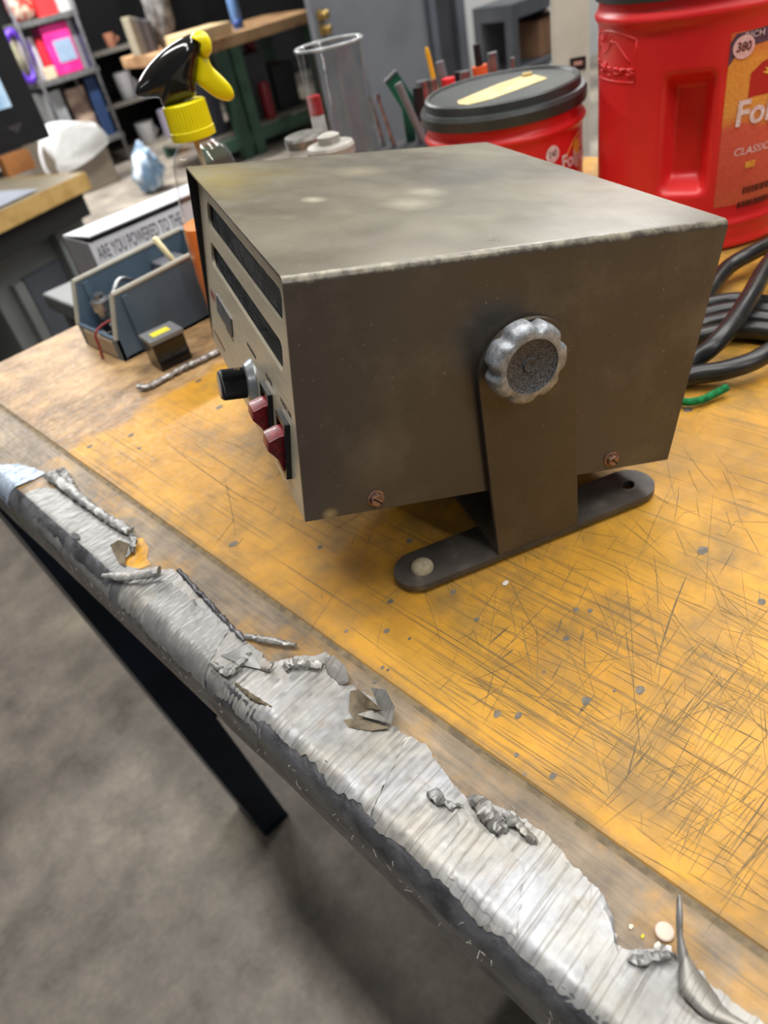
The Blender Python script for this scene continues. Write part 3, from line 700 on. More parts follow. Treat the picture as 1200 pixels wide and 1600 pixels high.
for w0, w1, v0, v1, mt in ((212, 228, 74, 79, M_INKR), (190, 230, 102.6, 105, M_INKR), (153, 178, 83, 84, M_INK), (90, 112, 67.8, 69.6, M_INK)):
    bm = bmesh.new(); n_ = 9
    for i in range(n_):
        a = w0+(w1-w0)*i/n_; b_box(bm, -(a+(w1-w0)/n_*.72)/1000, -a/1000, -v1/1000, -v0/1000, 0, .00012, PX)
    fin('lettering', bm, mt, panel, world=False)
# control knob
M_KBLK = pm('knob_black', C(60, 61, 65), .38, .1, col2=C(48, 49, 52), scale=80); M_ALU = pm('spun_aluminium', C(178, 184, 188), .3, .75, col2=C(150, 156, 160), scale=60)
KX = PX @ T(-.1015, -.0872, 0)
bm = bmesh.new(); b_lathe(bm, [(0, 0), (.0125, 0), (.0125, .0008), (.0100, .0042), (.0088, .0048), (0, .0048)], 48, KX); fin('knob_skirt', bm, M_ALU, dev, world=False, ang=.4)
bm = bmesh.new(); b_lathe(bm, [(0, .0048), (.0080, .0048), (.0080, .0168), (.0078, .0180), (.0072, .0186), (0, .0186)], 144, KX, rad=lambda a, z: 1+(.055*(1 if (int(round(a/(2*PI)*144)) % 2) else -1) if .004 < z < .0170 else 0))
kn = fin('control_knob', bm, M_KBLK, dev, world=False, ang=1.2)
bm = bmesh.new(); b_lathe(bm, [(0, .0187), (.0060, .0187), (.0066, .0184), (.0066, .0180)], 32, KX); fin('knob_cap', bm, M_ALU, kn, world=False, ang=.5)
bm = bmesh.new(); b_lathe(bm, [(0, -.0006), (.0011, -.0006), (.0016, .0004), (.0011, .0004), (.0006, -.0002), (0, -.0002)], 14, KX @ fr((0, .0080, .0085), (1, 0, 0), (0, 0, -1), (0, 1, 0))); fin('set_screw', bm, M_BRASS, kn, world=False)
# rocker switches
M_RED = pm('rocker_red', C(126, 20, 32), .4, col2=C(92, 14, 24), scale=300, coat=.1); M_BEZ = pm('bezel_black', C(26, 28, 34), .3)
M_CREAM = pm('switch_well', C(168, 156, 124), .35)
for w0, w1 in ((55, 72.3), (22.5, 39.8)):
    t_ = plate_holes(prr(w0, w1, 74, 103.6, .4), [prr(w0+2, w1-2, 76.5, 101, .3)], 0, .0026, PX)
    bz = fin('rocker_switch', t_, M_BEZ, dev, world=False)
    bm = bmesh.new(); b_box(bm, -(w1-2.1)/1000, -(w0+2.1)/1000, -.1009, -.0766, .0001, .0009, PX); fin('switch_well', bm, M_CREAM, bz, world=False)
    MM = PX @ fr((-(w1-2.8)/1000, 0, 0), (0, 1, 0), (0, 0, 1), (1, 0, 0))
    bm = bmesh.new(); b_prism(bm, [(-.0805, .0009), (-.0812, .0042), (-.0832, .0096), (-.0885, .0100), (-.0935, .0050), (-.1000, .0034), (-.1004, .0009)], MM, 0, (w1-w0-5.6)/1000, bev=.0004)
    fin('rocker', bm, M_RED, bz, world=False, ang=.7, label='translucent red rocker')
# bracket: vertical uprights, base and foot bars
BM_ = T(.097, -.003, 0) @ RZ(math.radians(-1.6)) @ T(-.097, .003, 0)
M_BRK = M_CASE
M, t, b, vec = newmat('foot_bar_paint')
t.links.new(ramp(t, nz(t, vec, 60, 5, .65), [(.35, C(66, 61, 57)), (.6, C(82, 76, 70)), (.75, C(112, 105, 97))]), b.inputs['Base Color']); b.inputs['Roughness'].default_value = .45; b.inputs['Metallic'].default_value = .2
bump(t, b, nz(t, vec, 300, 3), .1, .0005); M_FOOT = M
def upright(w_out):
    o = [(.0724, .0065), (.0724, .112)]
    for i in range(1, 20): a = PI-PI*i/20; o.append((.097+.0246*math.cos(a), .112+.0246*math.sin(a)))
    o += [(.1216, .112), (.1216, .0065)]
    bm = bmesh.new(); b_prism(bm, o, BM_ @ fr((0, w_out, 0), (1, 0, 0), (0, 0, 1), (0, -1, 0)), 0, .003, bev=.0004); return bm
fin('bracket_upright', upright(-.0018), M_BRK, dev, world=False, ang=.5); fin('bracket_upright', upright(DW+.0062), M_BRK, dev, world=False, ang=.5)
bm = bmesh.new(); b_box(bm, .0724, .1216, -.0046, DW+.006, .0065, .0095, BM_); fin('bracket_base', bm, M_BRK, dev, world=False)
def stad(x0, x1, y0, y1, n=14):
    r_ = (y1-y0)/2; cy = (y0+y1)/2; o = []
    for i in range(n+1): a = -PI/2+PI*i/n; o.append((x1-r_+r_*math.cos(a), cy+r_*math.sin(a)))
    for i in range(n+1): a = PI/2+PI*i/n; o.append((x0+r_+r_*math.cos(a), cy+r_*math.sin(a)))
    return o
M_RUB = pm('rubber_cream', C(176, 164, 138), .6, col2=C(150, 138, 112), scale=200)
for wy in (-.0048, DW-.0222):
    hole = [(.1625+.0036*math.cos(2*PI*i/20), wy+.0140+.0036*math.sin(2*PI*i/20)) for i in range(20)]
    t_ = plate_holes(stad(.0165, .1775, wy, wy+.028), [hole], .003, .0065, BM_)
    fb = fin('foot_bar', t_, M_FOOT, dev, world=False)
    bm = bmesh.new(); b_lathe(bm, [(.0036, .0052), (.0036, .0068), (.0042, .0070), (.0052, .0066), (.0054, .0065)], 20, BM_ @ T(.1625, wy+.014, 0)); fin('hole_rim', bm, M_FOOT, fb, world=False, smooth=True)
    bm = bmesh.new(); b_lathe(bm, [(0, 0), (.0085, 0), (.009, .0010), (.0085, .003), (.006, .003)], 24, BM_ @ T(.0325, wy+.013, 0)); b_lathe(bm, [(.0062, .0065), (.0061, .0082), (.0048, .0098), (.0024, .0106), (0, .0108)], 24, BM_ @ T(.0325, wy+.013, 0)); fin('rubber_foot', bm, M_RUB, fb, world=False, smooth=True)
    bm = bmesh.new(); b_lathe(bm, [(0, 0), (.006, 0), (.006, .003), (0, .003)], 16, BM_ @ T(.145, wy+.014, 0)); fin('rubber_foot', bm, M_RUB, fb, world=False, smooth=False)
# scalloped clamp knob
M, t, b, vec = newmat('cast_zinc')
t.links.new(ramp(t, nz(t, vec, 260, 5, .7), [(.34, C(112, 116, 120)), (.52, C(144, 148, 152)), (.66, C(172, 176, 180))]), b.inputs['Base Color']); b.inputs['Metallic'].default_value = .4; b.inputs['Roughness'].default_value = .5
bump(t, b, nz(t, vec, 700, 4), .4, .0006); M_ZINC = M
M, t, b, vec = newmat('cast_zinc_face')
t.links.new(ramp(t, nz(t, vec, 1400, 3, .7), [(.40, C(52, 53, 55)), (.60, C(112, 114, 118))]), b.inputs['Base Color']); b.inputs['Metallic'].default_value = .5; b.inputs['Roughness'].default_value = .6
bump(t, b, nz(t, vec, 1600, 3), .9, .0008); M_ZFACE = M
wdir = DEVW.to_3x3() @ Vector((0, 1, 0))
KF = DEVW.inverted() @ atpl(833, 574, DEVW @ Vector((0, -.0205, 0)), wdir)
KM = fr((KF.x, -.0050, KF.z), (1, 0, 0), (0, 0, 1), (0, -1, 0)) @ RZ(.35)
def lob(a, z):
    c_ = math.cos(7*a); return 1-.12*max(0, c_)**1.8 if .002 < z < .0148 else 1
bm = bmesh.new(); b_lathe(bm, [(0, 0), (.0085, 0), (.0085, .0025), (.0165, .0035), (.0185, .0055), (.0188, .0100), (.0184, .0128), (.0170, .0146), (.0150, .0150), (.0126, .0152)], 112, KM, rad=lob); ck = fin('clamp_knob', bm, M_ZINC, dev, world=False, ang=.8)
bm = bmesh.new(); b_lathe(bm, [(.0128, .0152), (.0122, .0146), (.0108, .0141), (.0070, .0134), (.0036, .0128), (.0030, .0138), (.0018, .0136), (0, .0128)], 48, KM); fin('knob_face', bm, M_ZFACE, ck, world=False, ang=.8, label='pitted dark grey dished face')
bm = bmesh.new(); b_lathe(bm, [(0, 0), (.012, 0), (.016, .004), (.016, .009), (0, .010)], 32, fr((.097, DW+.0062, .112), (1, 0, 0), (0, 0, -1), (0, 1, 0))); fin('clamp_knob', bm, M_ZINC, dev, world=False, ang=.8)
# side screws
M_COP = pm('rusty_screw', C(150, 118, 100), .4, .5, col2=C(118, 86, 70), scale=500)
for dd_, dn_ in ((.0351, .1090), (.1705, .1188)):
    SM = BX @ fr((dd_, 0, -dn_), (1, 0, 0), (0, 0, 1), (0, -1, 0)) @ RZ(.5)
    bm = bmesh.new(); b_lathe(bm, [(0, 0), (.0043, 0), (.0043, .0006), (.0034, .0008)], 24, SM); b_lathe(bm, [(.0034, .0006), (.0034, .0026), (.0029, .0031), (0, .0031)], 6, SM); sc_ = fin('case_screw', bm, M_COP, dev, world=False)
    bm = bmesh.new(); b_box(bm, -.0028, .0028, -.0004, .0004, .0031, .0032, SM @ RZ(-1.2)); fin('screw_slot', bm, M_BLK, sc_, world=False)

# ================================================================== COFFEE CANISTERS
M_CAN = pm('can_red', C(220, 42, 42), .36, col2=C(204, 32, 36), scale=9, bmp=.05, bscale=200)
M_CANDK = pm('can_red_deep', C(190, 30, 36), .4)
def hit_cyl(px, py, c_, R):
    r_ = ray(px, py); ox, oy = CAM.x-c_[0], CAM.y-c_[1]
    a = r_.x**2+r_.y**2; bb = 2*(ox*r_.x+oy*r_.y); cc_ = ox*ox+oy*oy-R*R; D = bb*bb-4*a*cc_
    tt = (-bb-math.sqrt(max(0, D)))/(2*a); P = CAM+r_*tt
    return math.atan2(P.y-c_[1], P.x-c_[0]), P.z-ZB
def sstep(a, b_, x):
    t_ = max(0, min(1, (x-a)/(b_-a))); return t_*t_*(3-2*t_)
def can_body(c_, R, H, rec, name, parent, mat, ribs):
    bm = bmesh.new(); NT, NZ = 220, 96; rows = []
    for j in range(NZ+1):
        z = H*j/NZ; row = []
        for i in range(NT):
            a = -PI+2*PI*i/NT; r_ = R
            if z < .006: r_ -= .006*(1-math.sqrt(max(0, 1-((.006-z)/.006)**2)))
            for (zc, hw, am) in ribs: r_ += am*math.exp(-((z-zc)/hw)**2)
            if rec:
                a0, a1, z0, z1, dp = rec; m_ = sstep(a0-.03, a0+.05, a)*(1-sstep(a1-.05, a1+.03, a))*sstep(z0-.006, z0+.010, z)*(1-sstep(z1-.012, z1+.004, z)); r_ -= dp*m_
            row.append(bm.verts.new((c_[0]+r_*math.cos(a), c_[1]+r_*math.sin(a), ZB+z)))
        rows.append(row)
    for A_, B_ in zip(rows, rows[1:]):
        for i in range(NT): bm.faces.new((A_[i], A_[(i+1) % NT], B_[(i+1) % NT], B_[i]))
    bm.faces.new(rows[0][::-1]); bm.faces.new(rows[-1])
    return fin(name, bm, mat, parent, smooth=True)
def cmap(c_, R, th0, z0, off=.0006):
    def f(v): a = th0+v.x/R; rr = R+off+v.z; return Vector((c_[0]+rr*math.cos(a), c_[1]+rr*math.sin(a), ZB+z0+v.y))
    return f
def patch(c_, R, th0, th1, z0, z1, off, mat, name, parent, corner=.004, lab=None, nu=30, nv=24):
    bm = bmesh.new(); rows = []
    for j in range(nv+1):
        row = []
        for i in range(nu+1):
            a = th0+(th1-th0)*i/nu; z = z0+(z1-z0)*j/nv; row.append(bm.verts.new((c_[0]+(R+off)*math.cos(a), c_[1]+(R+off)*math.sin(a), ZB+z)))
        rows.append(row)
    for A_, B_ in zip(rows, rows[1:]):
        for i in range(nu): bm.faces.new((A_[i], A_[i+1], B_[i+1], B_[i]))
    return fin(name, bm, mat, parent, smooth=True, label=lab)
def ctext(body, c_, R, th, z, hgt, mat, parent, fit=None, bold=0, shear=0, off=.0007, raise_=0, name='lettering', sp_=1.0, align='CENTER', rot=0):
    bm = text_pts(body, hgt*1.38, bold, shear, align, sp_, fit)
    if raise_:
        g = bmesh.ops.extrude_face_region(bm, geom=bm.faces[:])
        for q in [e for e in g['geom'] if isinstance(e, bmesh.types.BMVert)]: q.co.z += raise_
    if rot: bm.transform(RZ(rot))
    dup_flat(bm, cmap(c_, R, th, z, off)); return fin(name, bm, mat, parent)
def cpoly(outl, c_, R, th, z, off, mat, parent, name, lab=None):
    bm = bmesh.new(); n = len(outl); cx = sum(p[0] for p in outl)/n; cy = sum(p[1] for p in outl)/n; rings = [[bm.verts.new((cx, cy, 0))]]
    for k in (1, 2, 3): rings.append([bm.verts.new((cx+(p[0]-cx)*k/3, cy+(p[1]-cy)*k/3, 0)) for p in outl])
    for i in range(n):
        bm.faces.new((rings[0][0], rings[1][i], rings[1][(i+1) % n]))
        for k in (1, 2): bm.faces.new((rings[k][i], rings[k+1][i], rings[k+1][(i+1) % n], rings[k][(i+1) % n]))
    dup_flat(bm, cmap(c_, R, th, z, off)); return fin(name, bm, mat, parent, label=lab)
def cline(pts, c_, R, th, z, r_, mat, parent, name, closed=False):
    bm = bmesh.new(); f = cmap(c_, R, th, z, .0); P = []
    for a, b_ in zip(pts, pts[1:]):
        for k in range(4): P.append(f(Vector((a[0]+(b_[0]-a[0])*k/4, a[1]+(b_[1]-a[1])*k/4, 0))))
    P.append(f(Vector((pts[-1][0], pts[-1][1], 0)))); b_tube(bm, P, r_, 6); return bm
circ = lambda r_, n=28, sx=1: [(r_*sx*math.cos(2*PI*i/n), r_*math.sin(2*PI*i/n)) for i in range(n)]
M_WHT = pm('print_white', C(236, 214, 214), .5, col2=C(216, 182, 186), scale=300); M_PINK = pm('print_pink', C(226, 168, 172), .5, col2=C(236, 196, 198), scale=500)
M_BRN = pm('print_brown', C(96, 34, 26), .5); M_GOLD = pm('print_gold', C(226, 158, 66), .45, col2=C(210, 130, 50), scale=200); M_YEL = pm('print_yellow', C(244, 200, 80), .45, col2=C(240, 180, 60), scale=200)
M_PUR = pm('print_purple', C(96, 66, 88), .5, col2=C(80, 52, 74), scale=120); M_BLKP = pm('lid_black', C(46, 50, 50), .42, col2=C(60, 64, 62), scale=24, bmp=.15, bscale=300)
# big canister
BC = (.6915, .3304); BR = .0861; BH = .196
big = thing('coffee_canister', 'large red plastic coffee canister with grip recess and label', 'canister', (BC[0], BC[1], ZB), None)
ra0, rz1 = hit_cyl(1040, 120, BC, BR); ra1, _ = hit_cyl(1113, 160, BC, BR); _, rz0 = hit_cyl(1075, 298, BC, BR); _, rz1 = hit_cyl(1078, 118, BC, BR)
can_body(BC, BR, BH, (min(ra0, ra1), max(ra0, ra1), rz0, rz1, .020), 'canister_body', big, M_CAN, [(BH-.013, .0042, .0035), (.024, .0028, .0018), (.010, .004, -.0012)])
bm = bmesh.new(); b_lathe(bm, [(BR-.006, BH-.001), (BR+.003, BH-.001), (BR+.0035, BH+.004), (BR+.002, BH+.011), (BR-.004, BH+.0125), (0, BH+.0125)], 96, T(BC[0], BC[1], ZB)); fin('lid', bm, M_BLKP, big, ang=.5)
# printed label with warm-to-red print
lt0, lz1 = hit_cyl(1143, 52, BC, BR); _, lz0 = hit_cyl(1136, 322, BC, BR)
M, t, b, vec = newmat('can_label'); sep = nd(t, 'ShaderNodeSeparateXYZ'); t.links.new(vec, sep.inputs[0])
zz = mth(t, 'ADD', sep.outputs['Z'], mth(t, 'MULTIPLY', mth(t, 'SUBTRACT', nz(t, vec, 70, 6, .7), .5), .03))
zz = mth(t, 'DIVIDE', zz, .2)
col = ramp(t, zz, [(lz0/.2, C(192, 92, 62)), (lz0/.2+.12, C(196, 82, 66)), (lz0/.2+.30, C(204, 92, 78)), (lz1/.2-.36, C(200, 82, 66)), (lz1/.2-.27, C(222, 160, 76)), (lz1/.2-.10, C(226, 156, 66)), (lz1/.2-.02, C(206, 100, 62))])
col = mixc(t, .3, col, ramp(t, nz(t, vec, 500, 3, .7), [(.35, C(150, 60, 50)), (.65, C(250, 200, 150))]), 'OVERLAY')
t.links.new(col, b.inputs['Base Color']); b.inputs['Roughness'].default_value = .5
LW = 1.05
patch(BC, BR, lt0, lt0+LW, lz0, lz1, .0004, M, 'label', big, lab='worn printed paper label', nu=40)
_, pz = hit_cyl(1190, 50, BC, BR)
bm = bmesh.new(); o_ = [(0, lz1-.022), (0, lz1-.006), (.004, lz1-.001), (.03, lz1), (.09, lz1), (.09, lz1-.0095), (.03, lz1-.0095), (.012, lz1-.011), (.005, lz1-.015)]
def apoly(o_, th, mat, name, off):
    bm = bmesh.new(); vs = [bm.verts.new((p[0], p[1], 0)) for p in o_]; es = [bm.edges.new((vs[i], vs[(i+1) % len(vs)])) for i in range(len(vs))]
    bmesh.ops.triangle_fill(bm, use_beauty=True, edges=es); bmesh.ops.subdivide_edges(bm, edges=bm.edges[:], cuts=2, use_grid_fill=True)
    bmesh.ops.triangulate(bm, faces=bm.faces[:]); dup_flat(bm, cmap(BC, BR, th, 0, off)); return fin(name, bm, mat, big)
apoly(o_, lt0, M_PUR, 'label_band', .0006)
a_, z_ = hit_cyl(1162, 73, BC, BR); cpoly(circ(.0078), BC, BR, a_, z_, .0010, M_PINK, big, 'cup_count_disc')
ctext('380', BC, BR, a_, z_, .0062, M_BRN, big, fit=.0105, off=.0013, bold=.0002, shear=.1)
a_, z_ = hit_cyl(1183, 52, BC, BR); ctext('RICH', BC, BR, a_-.02, z_, .0042, M_WHT, big, fit=.014, off=.0010, align='LEFT')
a_, z_ = hit_cyl(1188, 172, BC, BR)
ctext('Folgers', BC, BR, hit_cyl(1151, 170, BC, BR)[0]+.034/BR, z_, .0185, M_WHT, big, fit=.068, off=.0012, bold=.0006, shear=.05)
a_, z_ = hit_cyl(1178, 232, BC, BR); ctext('CLASSIC ROAST', BC, BR, hit_cyl(1147, 236, BC, BR)[0]+.029/BR, z_, .0058, M_WHT, big, fit=.058, off=.0010, shear=.12)
a_, z_ = hit_cyl(1171, 256, BC, BR); cpoly([(-.0042, -.0026), (.0042, -.0026), (.0042, .0026), (-.0042, .0026)], BC, BR, a_, z_, .0010, M_GOLD, big, 'roast_mark')
for (px, py, w_) in ((1180, 292, .034), (1172, 315, .046)):
    a_, z_ = hit_cyl(px, py, BC, BR); bm = bmesh.new(); n_ = 13; f = cmap(BC, BR, a_, z_, .0010); rr_ = random.Random(px)
    for i in range(n_):
        x_ = -.012+w_*i/n_; ww = w_/n_*rr_.uniform(.5, .85); bm.faces.new([bm.verts.new(f(Vector(p))) for p in ((x_, -.0026, 0), (x_+ww, -.0026, 0), (x_+ww, .0026, 0), (x_, .0026, 0))])
    fin('small_print', bm, M_BRN, big)
# sun and mountain on the label
a_, z_ = hit_cyl(1195, 120, BC, BR); apoly([(-.012, z_-.012), (-.012, z_+.005), (-.004, z_+.011), (.008, z_+.014), (.03, z_+.016), (.03, z_-.012)], a_, M_CANDK, 'label_panel', .0007)
for i in range(7):
    an = PI-.25-.42*i; cpoly([(.0018*math.cos(an+1.57), .0018*math.sin(an+1.57)), (.0085*math.cos(an), .0085*math.sin(an)), (.0018*math.cos(an-1.57), .0018*math.sin(an-1.57))], BC, BR, a_+.06, z_+.002, .0010, M_YEL, big, 'sun_ray')
# embossed emblem: arch, mountains, sun rays, lettering
ea, ez = hit_cyl(966, 90, BC, BR); k_ = .0008
el = hit_cyl(936, 90, BC, BR)[0]; er = hit_cyl(994, 90, BC, BR)[0]; HWd = (er-el)/2*BR; ea = (el+er)/2
zt = hit_cyl(966, 50, BC, BR)[1]; zbm = hit_cyl(966, 129, BC, BR)[1]; ez = (zt+zbm)/2; HH = (zt-zbm)/2
arch = [(-HWd, HH*.72)]+[(-HWd+2*HWd*i/10, HH*(.72+.28*math.sin(PI*i/10))) for i in range(1, 10)]+[(HWd, HH*.72)]
E_ = lambda pts: [(p[0]*HWd, p[1]*HH) for p in pts]
bm = cline(arch, BC, BR, ea, ez, .0009, None, None, '')
for pts in ([(-1, -1), (1, -.97)], [(-.95, -1), (-1, .72)], [(.98, -1), (1, .72)], E_([(-.92, .12), (-.58, .42), (-.36, .06), (-.1, .28), (.06, .6), (.28, .58), (.82, -.18)])):
    pts = pts if pts and abs(pts[0][0]) < .2 else E_(pts); b2 = cline(pts, BC, BR, ea, ez, .0008, None, None, ''); merge(bm, b2)
for i in range(6):
    an = 2.35-.33*i; b2 = cline(E_([(-.3+.22*math.cos(an), .35+.25*math.sin(an)), (-.3+.62*math.cos(an), .35+.55*math.sin(an))]), BC, BR, ea, ez, .0006, None, None, ''); merge(bm, b2)
emb = fin('embossed_emblem', bm, M_CAN, big, smooth=True, label='raised sunrise over mountains emblem')
ctext('Folgers', BC, BR, ea, ez-HH*.5, HH*.46, M_CAN, emb, fit=HWd*1.9, off=-.0004, raise_=.0014, bold=.0002, name='embossed_lettering')
# smaller canister with masking tape on its lid
SCc = (.615, .489); SR = .0745; SH = .132
small = thing('coffee_canister', 'smaller red coffee canister with black lid, left of the large one', 'canister', (SCc[0], SCc[1], ZB))
can_body(SCc, SR, SH-.012, None, 'canister_body', small, M_CAN, [(SH-.026, .0038, .0035), (.022, .003, .0015)])
bm = bmesh.new(); b_lathe(bm, [(SR-.008, SH-.0125), (SR+.0042, SH-.0125), (SR+.0048, SH-.004), (SR+.003, SH-.0005), (SR-.0005, SH), (SR-.0012, SH+.0065), (SR-.0028, SH+.0080), (SR-.005, SH+.0078), (SR-.0065, SH+.0055), (0, SH+.0055)], 96, T(SCc[0], SCc[1], ZB)); lid = fin('lid', bm, M_BLKP, small, ang=.4, label='dusty black plastic lid')
M_MASK = pm('masking_tape', C(206, 190, 140), .75, col2=C(192, 172, 120), scale=60)
zt_ = ZB+SH+.0057; tp = [at(715, 158, zt_), at(716, 163, zt_), at(732, 164, zt_), at(768, 155, zt_), at(812, 139, zt_), at(855, 123, zt_), at(852, 121, zt_), at(835, 117, zt_), at(812, 120, zt_), at(780, 131, zt_), at(750, 143, zt_)]
bm = bmesh.new(); f = bm.faces.new([bm.verts.new(p) for p in tp]); g = bmesh.ops.extrude_face_region(bm, geom=[f])
for q in [e for e in g['geom'] if isinstance(e, bmesh.types.BMVert)]: q.co.z += .0003
mk = fin('masking_tape_strip', bm, M_MASK, lid, label='cream masking tape strip with faint writing')
bm = bmesh.new(); p = [at(816, 121, zt_), at(824, 119.5, zt_), at(831, 118, zt_)]; b_tube(bm, [q+Vector((0, 0, .002)) for q in p], .0018, 8); fin('tape_curl', bm, M_MASK, mk, smooth=True)
M_PEN = pm('pencil_grey', C(188, 168, 118), .8); bm = bmesh.new(); rr_ = random.Random(4)
for i in range(14):
    p = at(748+i*4.6, 150-i*1.75, zt_); b_box(bm, p.x-.0006, p.x+.0006, p.y-.0025*rr_.uniform(.4, 1), p.y+.0025*rr_.uniform(.4, 1), zt_+.0003, zt_+.0004)
fin('faint_writing', bm, M_PEN, mk)
a_, z_ = hit_cyl(863, 241, SCc, SR); cpoly(circ(.0074), SCc, SR, a_, z_, .0008, M_WHT, small, 'cup_count_disc')
ctext('240', SCc, SR, a_, z_, .0055, M_INK, small, fit=.0088, off=.0011)
a0_, z_ = hit_cyl(877, 258, SCc, SR); ctext('Folgers', SCc, SR, a0_+.024/SR, z_+.001, .0125, M_WHT, small, fit=.048, off=.0012, bold=.0005)
a_, z_ = hit_cyl(899, 228, SCc, SR); cpoly([(p[0]*.9, p[1]) for p in circ(.0075)], SCc, SR, a_+.02, z_-.001, .0007, M_YEL, small, 'label_sun')
bm = cline([(-.020, -.012), (-.013, -.001), (-.004, .006), (.006, .010), (.016, .011)], SCc, SR, a_, z_, .0007, None, None, ''); fin('label_arc', bm, M_GOLD, small)

# ================================================================== SPRAY BOTTLE
def thin_clear(name, tint, gloss=.08, rough=.03, milk=.03, pw=2.6):
    M = bpy.data.materials.new(name); M.use_nodes = True; t = M.node_tree; t.nodes.clear()
    out = nd(t, 'ShaderNodeOutputMaterial'); tr = nd(t, 'ShaderNodeBsdfTransparent'); gl = nd(t, 'ShaderNodeBsdfGlossy'); mx = nd(t, 'ShaderNodeMixShader')
    tc = nd(t, 'ShaderNodeTexCoord'); col = ramp(t, nz(t, tc.outputs['Object'], 30, 3), [(.3, tint), (.7, tuple(v*.94 for v in tint[:3])+(1,))]); t.links.new(col, tr.inputs[0])
    gl.inputs['Roughness'].default_value = rough; lw = nd(t, 'ShaderNodeLayerWeight'); lw.inputs[0].default_value = .35
    fac = mth(t, 'ADD', mth(t, 'MULTIPLY', mth(t, 'POWER', lw.outputs['Facing'], pw), .85), gloss, True)
    df = nd(t, 'ShaderNodeBsdfDiffuse'); df.inputs[0].default_value = (.85, .86, .87, 1); m2 = nd(t, 'ShaderNodeMixShader'); m2.inputs[0].default_value = milk
    t.links.new(tr.outputs[0], m2.inputs[1]); t.links.new(df.outputs[0], m2.inputs[2])
    t.links.new(fac, mx.inputs[0]); t.links.new(m2.outputs[0], mx.inputs[1]); t.links.new(gl.outputs[0], mx.inputs[2]); t.links.new(mx.outputs[0], out.inputs[0])
    return M
M_PET = thin_clear('clear_pet', (.96, .965, .97, 1), .06); M_GLASS = thin_clear('clear_glass', (.955, .96, .96, 1), .035, milk=.0, pw=4.0)
M_OR = pm('orange_liquid', C(255, 146, 16), .15, col2=C(255, 134, 8), scale=12)
_b = M_OR.node_tree.nodes['Principled BSDF']; _b.inputs['Subsurface Weight'].default_value = .25; _b.inputs['Subsurface Radius'].default_value = (.03, .015, .004); _b.inputs['Subsurface Scale'].default_value = 1.0
M_YCAP = pm('yellow_plastic', C(240, 226, 10), .35, col2=C(232, 214, 6), scale=14); M_GLB = pm('glossy_black', C(22, 22, 22), .12, col2=C(28, 28, 27), scale=20, coat=.5)
SB = (.347, .607); FWD = Vector((.868, -.496, 0)); NRM = Vector((-.496, -.868, 0))
spray = thing('spray_bottle', 'clear spray bottle of orange liquid with black and yellow trigger head', 'spray bottle', (SB[0], SB[1], ZB))
SX = fr((SB[0], SB[1], ZB), FWD, Vector((0, 0, 1)).cross(FWD), (0, 0, 1))
def oval(bm, prof, seg=40, cap0=True, cap1=True, ex=1.0):
    rings = [[bm.verts.new(SX @ Vector((a*math.copysign(abs(math.cos(2*PI*i/seg))**ex, math.cos(2*PI*i/seg)), c_*math.copysign(abs(math.sin(2*PI*i/seg))**ex, math.sin(2*PI*i/seg)), z))) for i in range(seg)] for (z, a, c_) in prof]
    for A_, B_ in zip(rings, rings[1:]):
        for i in range(seg): bm.faces.new((A_[i], A_[(i+1) % seg], B_[(i+1) % seg], B_[i]))
    if cap0: bm.faces.new(rings[0][::-1])
    if cap1: bm.faces.new(rings[-1])
BP = [(0, .033, .022), (.002, .0375, .026), (.006, .0395, .0275), (.05, .0395, .0285), (.09, .0372, .028), (.115, .0325, .0262), (.135, .0290, .0240), (.150, .0258, .0215), (.158, .0225, .0190), (.163, .0172, .0160), (.1655, .0140, .0140), (.171, .0135, .0135)]
bm = bmesh.new(); oval(bm, BP, cap1=False, ex=.85); fin('bottle_body', bm, M_PET, spray, smooth=True, label='clear plastic bottle body')
bm = bmesh.new(); oval(bm, [(.0015, .034, .023), (.004, .0383, .0265), (.05, .0386, .0275), (.09, .0364, .0271), (.1005, .0352, .0267)], ex=.85); fin('liquid', bm, M_OR, spray, ang=.8, label='bright orange liquid')
bm = bmesh.new(); b_tube(bm, [SX @ Vector((-.004, 0, .006)), SX @ Vector((.001, 0, .08)), SX @ Vector((0, 0, .172))], .0022, 10); fin('dip_tube', bm, pm('tube_ivory', C(206, 196, 160), .4), spray, smooth=True)
bm = bmesh.new(); b_lathe(bm, [(0, .1685), (.0188, .1685), (.0190, .170), (.0190, .175), (.0182, .1755), (.0178, .1945), (.0165, .1955), (0, .1955)], 160, SX, rad=lambda a, z: 1+(.018*(1 if int(round(a/(2*PI)*160)) % 4 < 2 else -1) if z > .1752 and z < .195 else 0)); fin('collar', bm, M_YCAP, spray, ang=.7, label='ribbed yellow collar')
PLN = fr((SB[0], SB[1], ZB), FWD, (0, 0, 1), NRM); PLNi = PLN.inverted()
def pl(pts):
    o = []
    for (px, py) in pts:
        q = PLNi @ atpl(px, py, PLN.translation, NRM); o.append((q.x, q.y))
    return o
bm = bmesh.new(); b_inflate(bm, smooth_closed(pl([(212, 148), (214, 130), (232, 101), (260, 74), (288, 57), (303, 55), (311, 68), (309, 95), (305, 122), (306, 148), (285, 158), (256, 166), (248, 153), (226, 153)]), 4), PLN, .0135, 8); fin('sprayer_shroud', bm, M_GLB, spray, smooth=True, label='glossy black shroud')
bm = bmesh.new(); b_inflate(bm, smooth_closed(pl([(296, 57), (305, 49), (319, 49), (329, 62), (331, 80), (323, 90), (312, 84), (311, 68), (303, 57)]), 4), PLN, .0105, 6); fin('nozzle', bm, M_YCAP, spray, smooth=True, label='yellow nozzle')
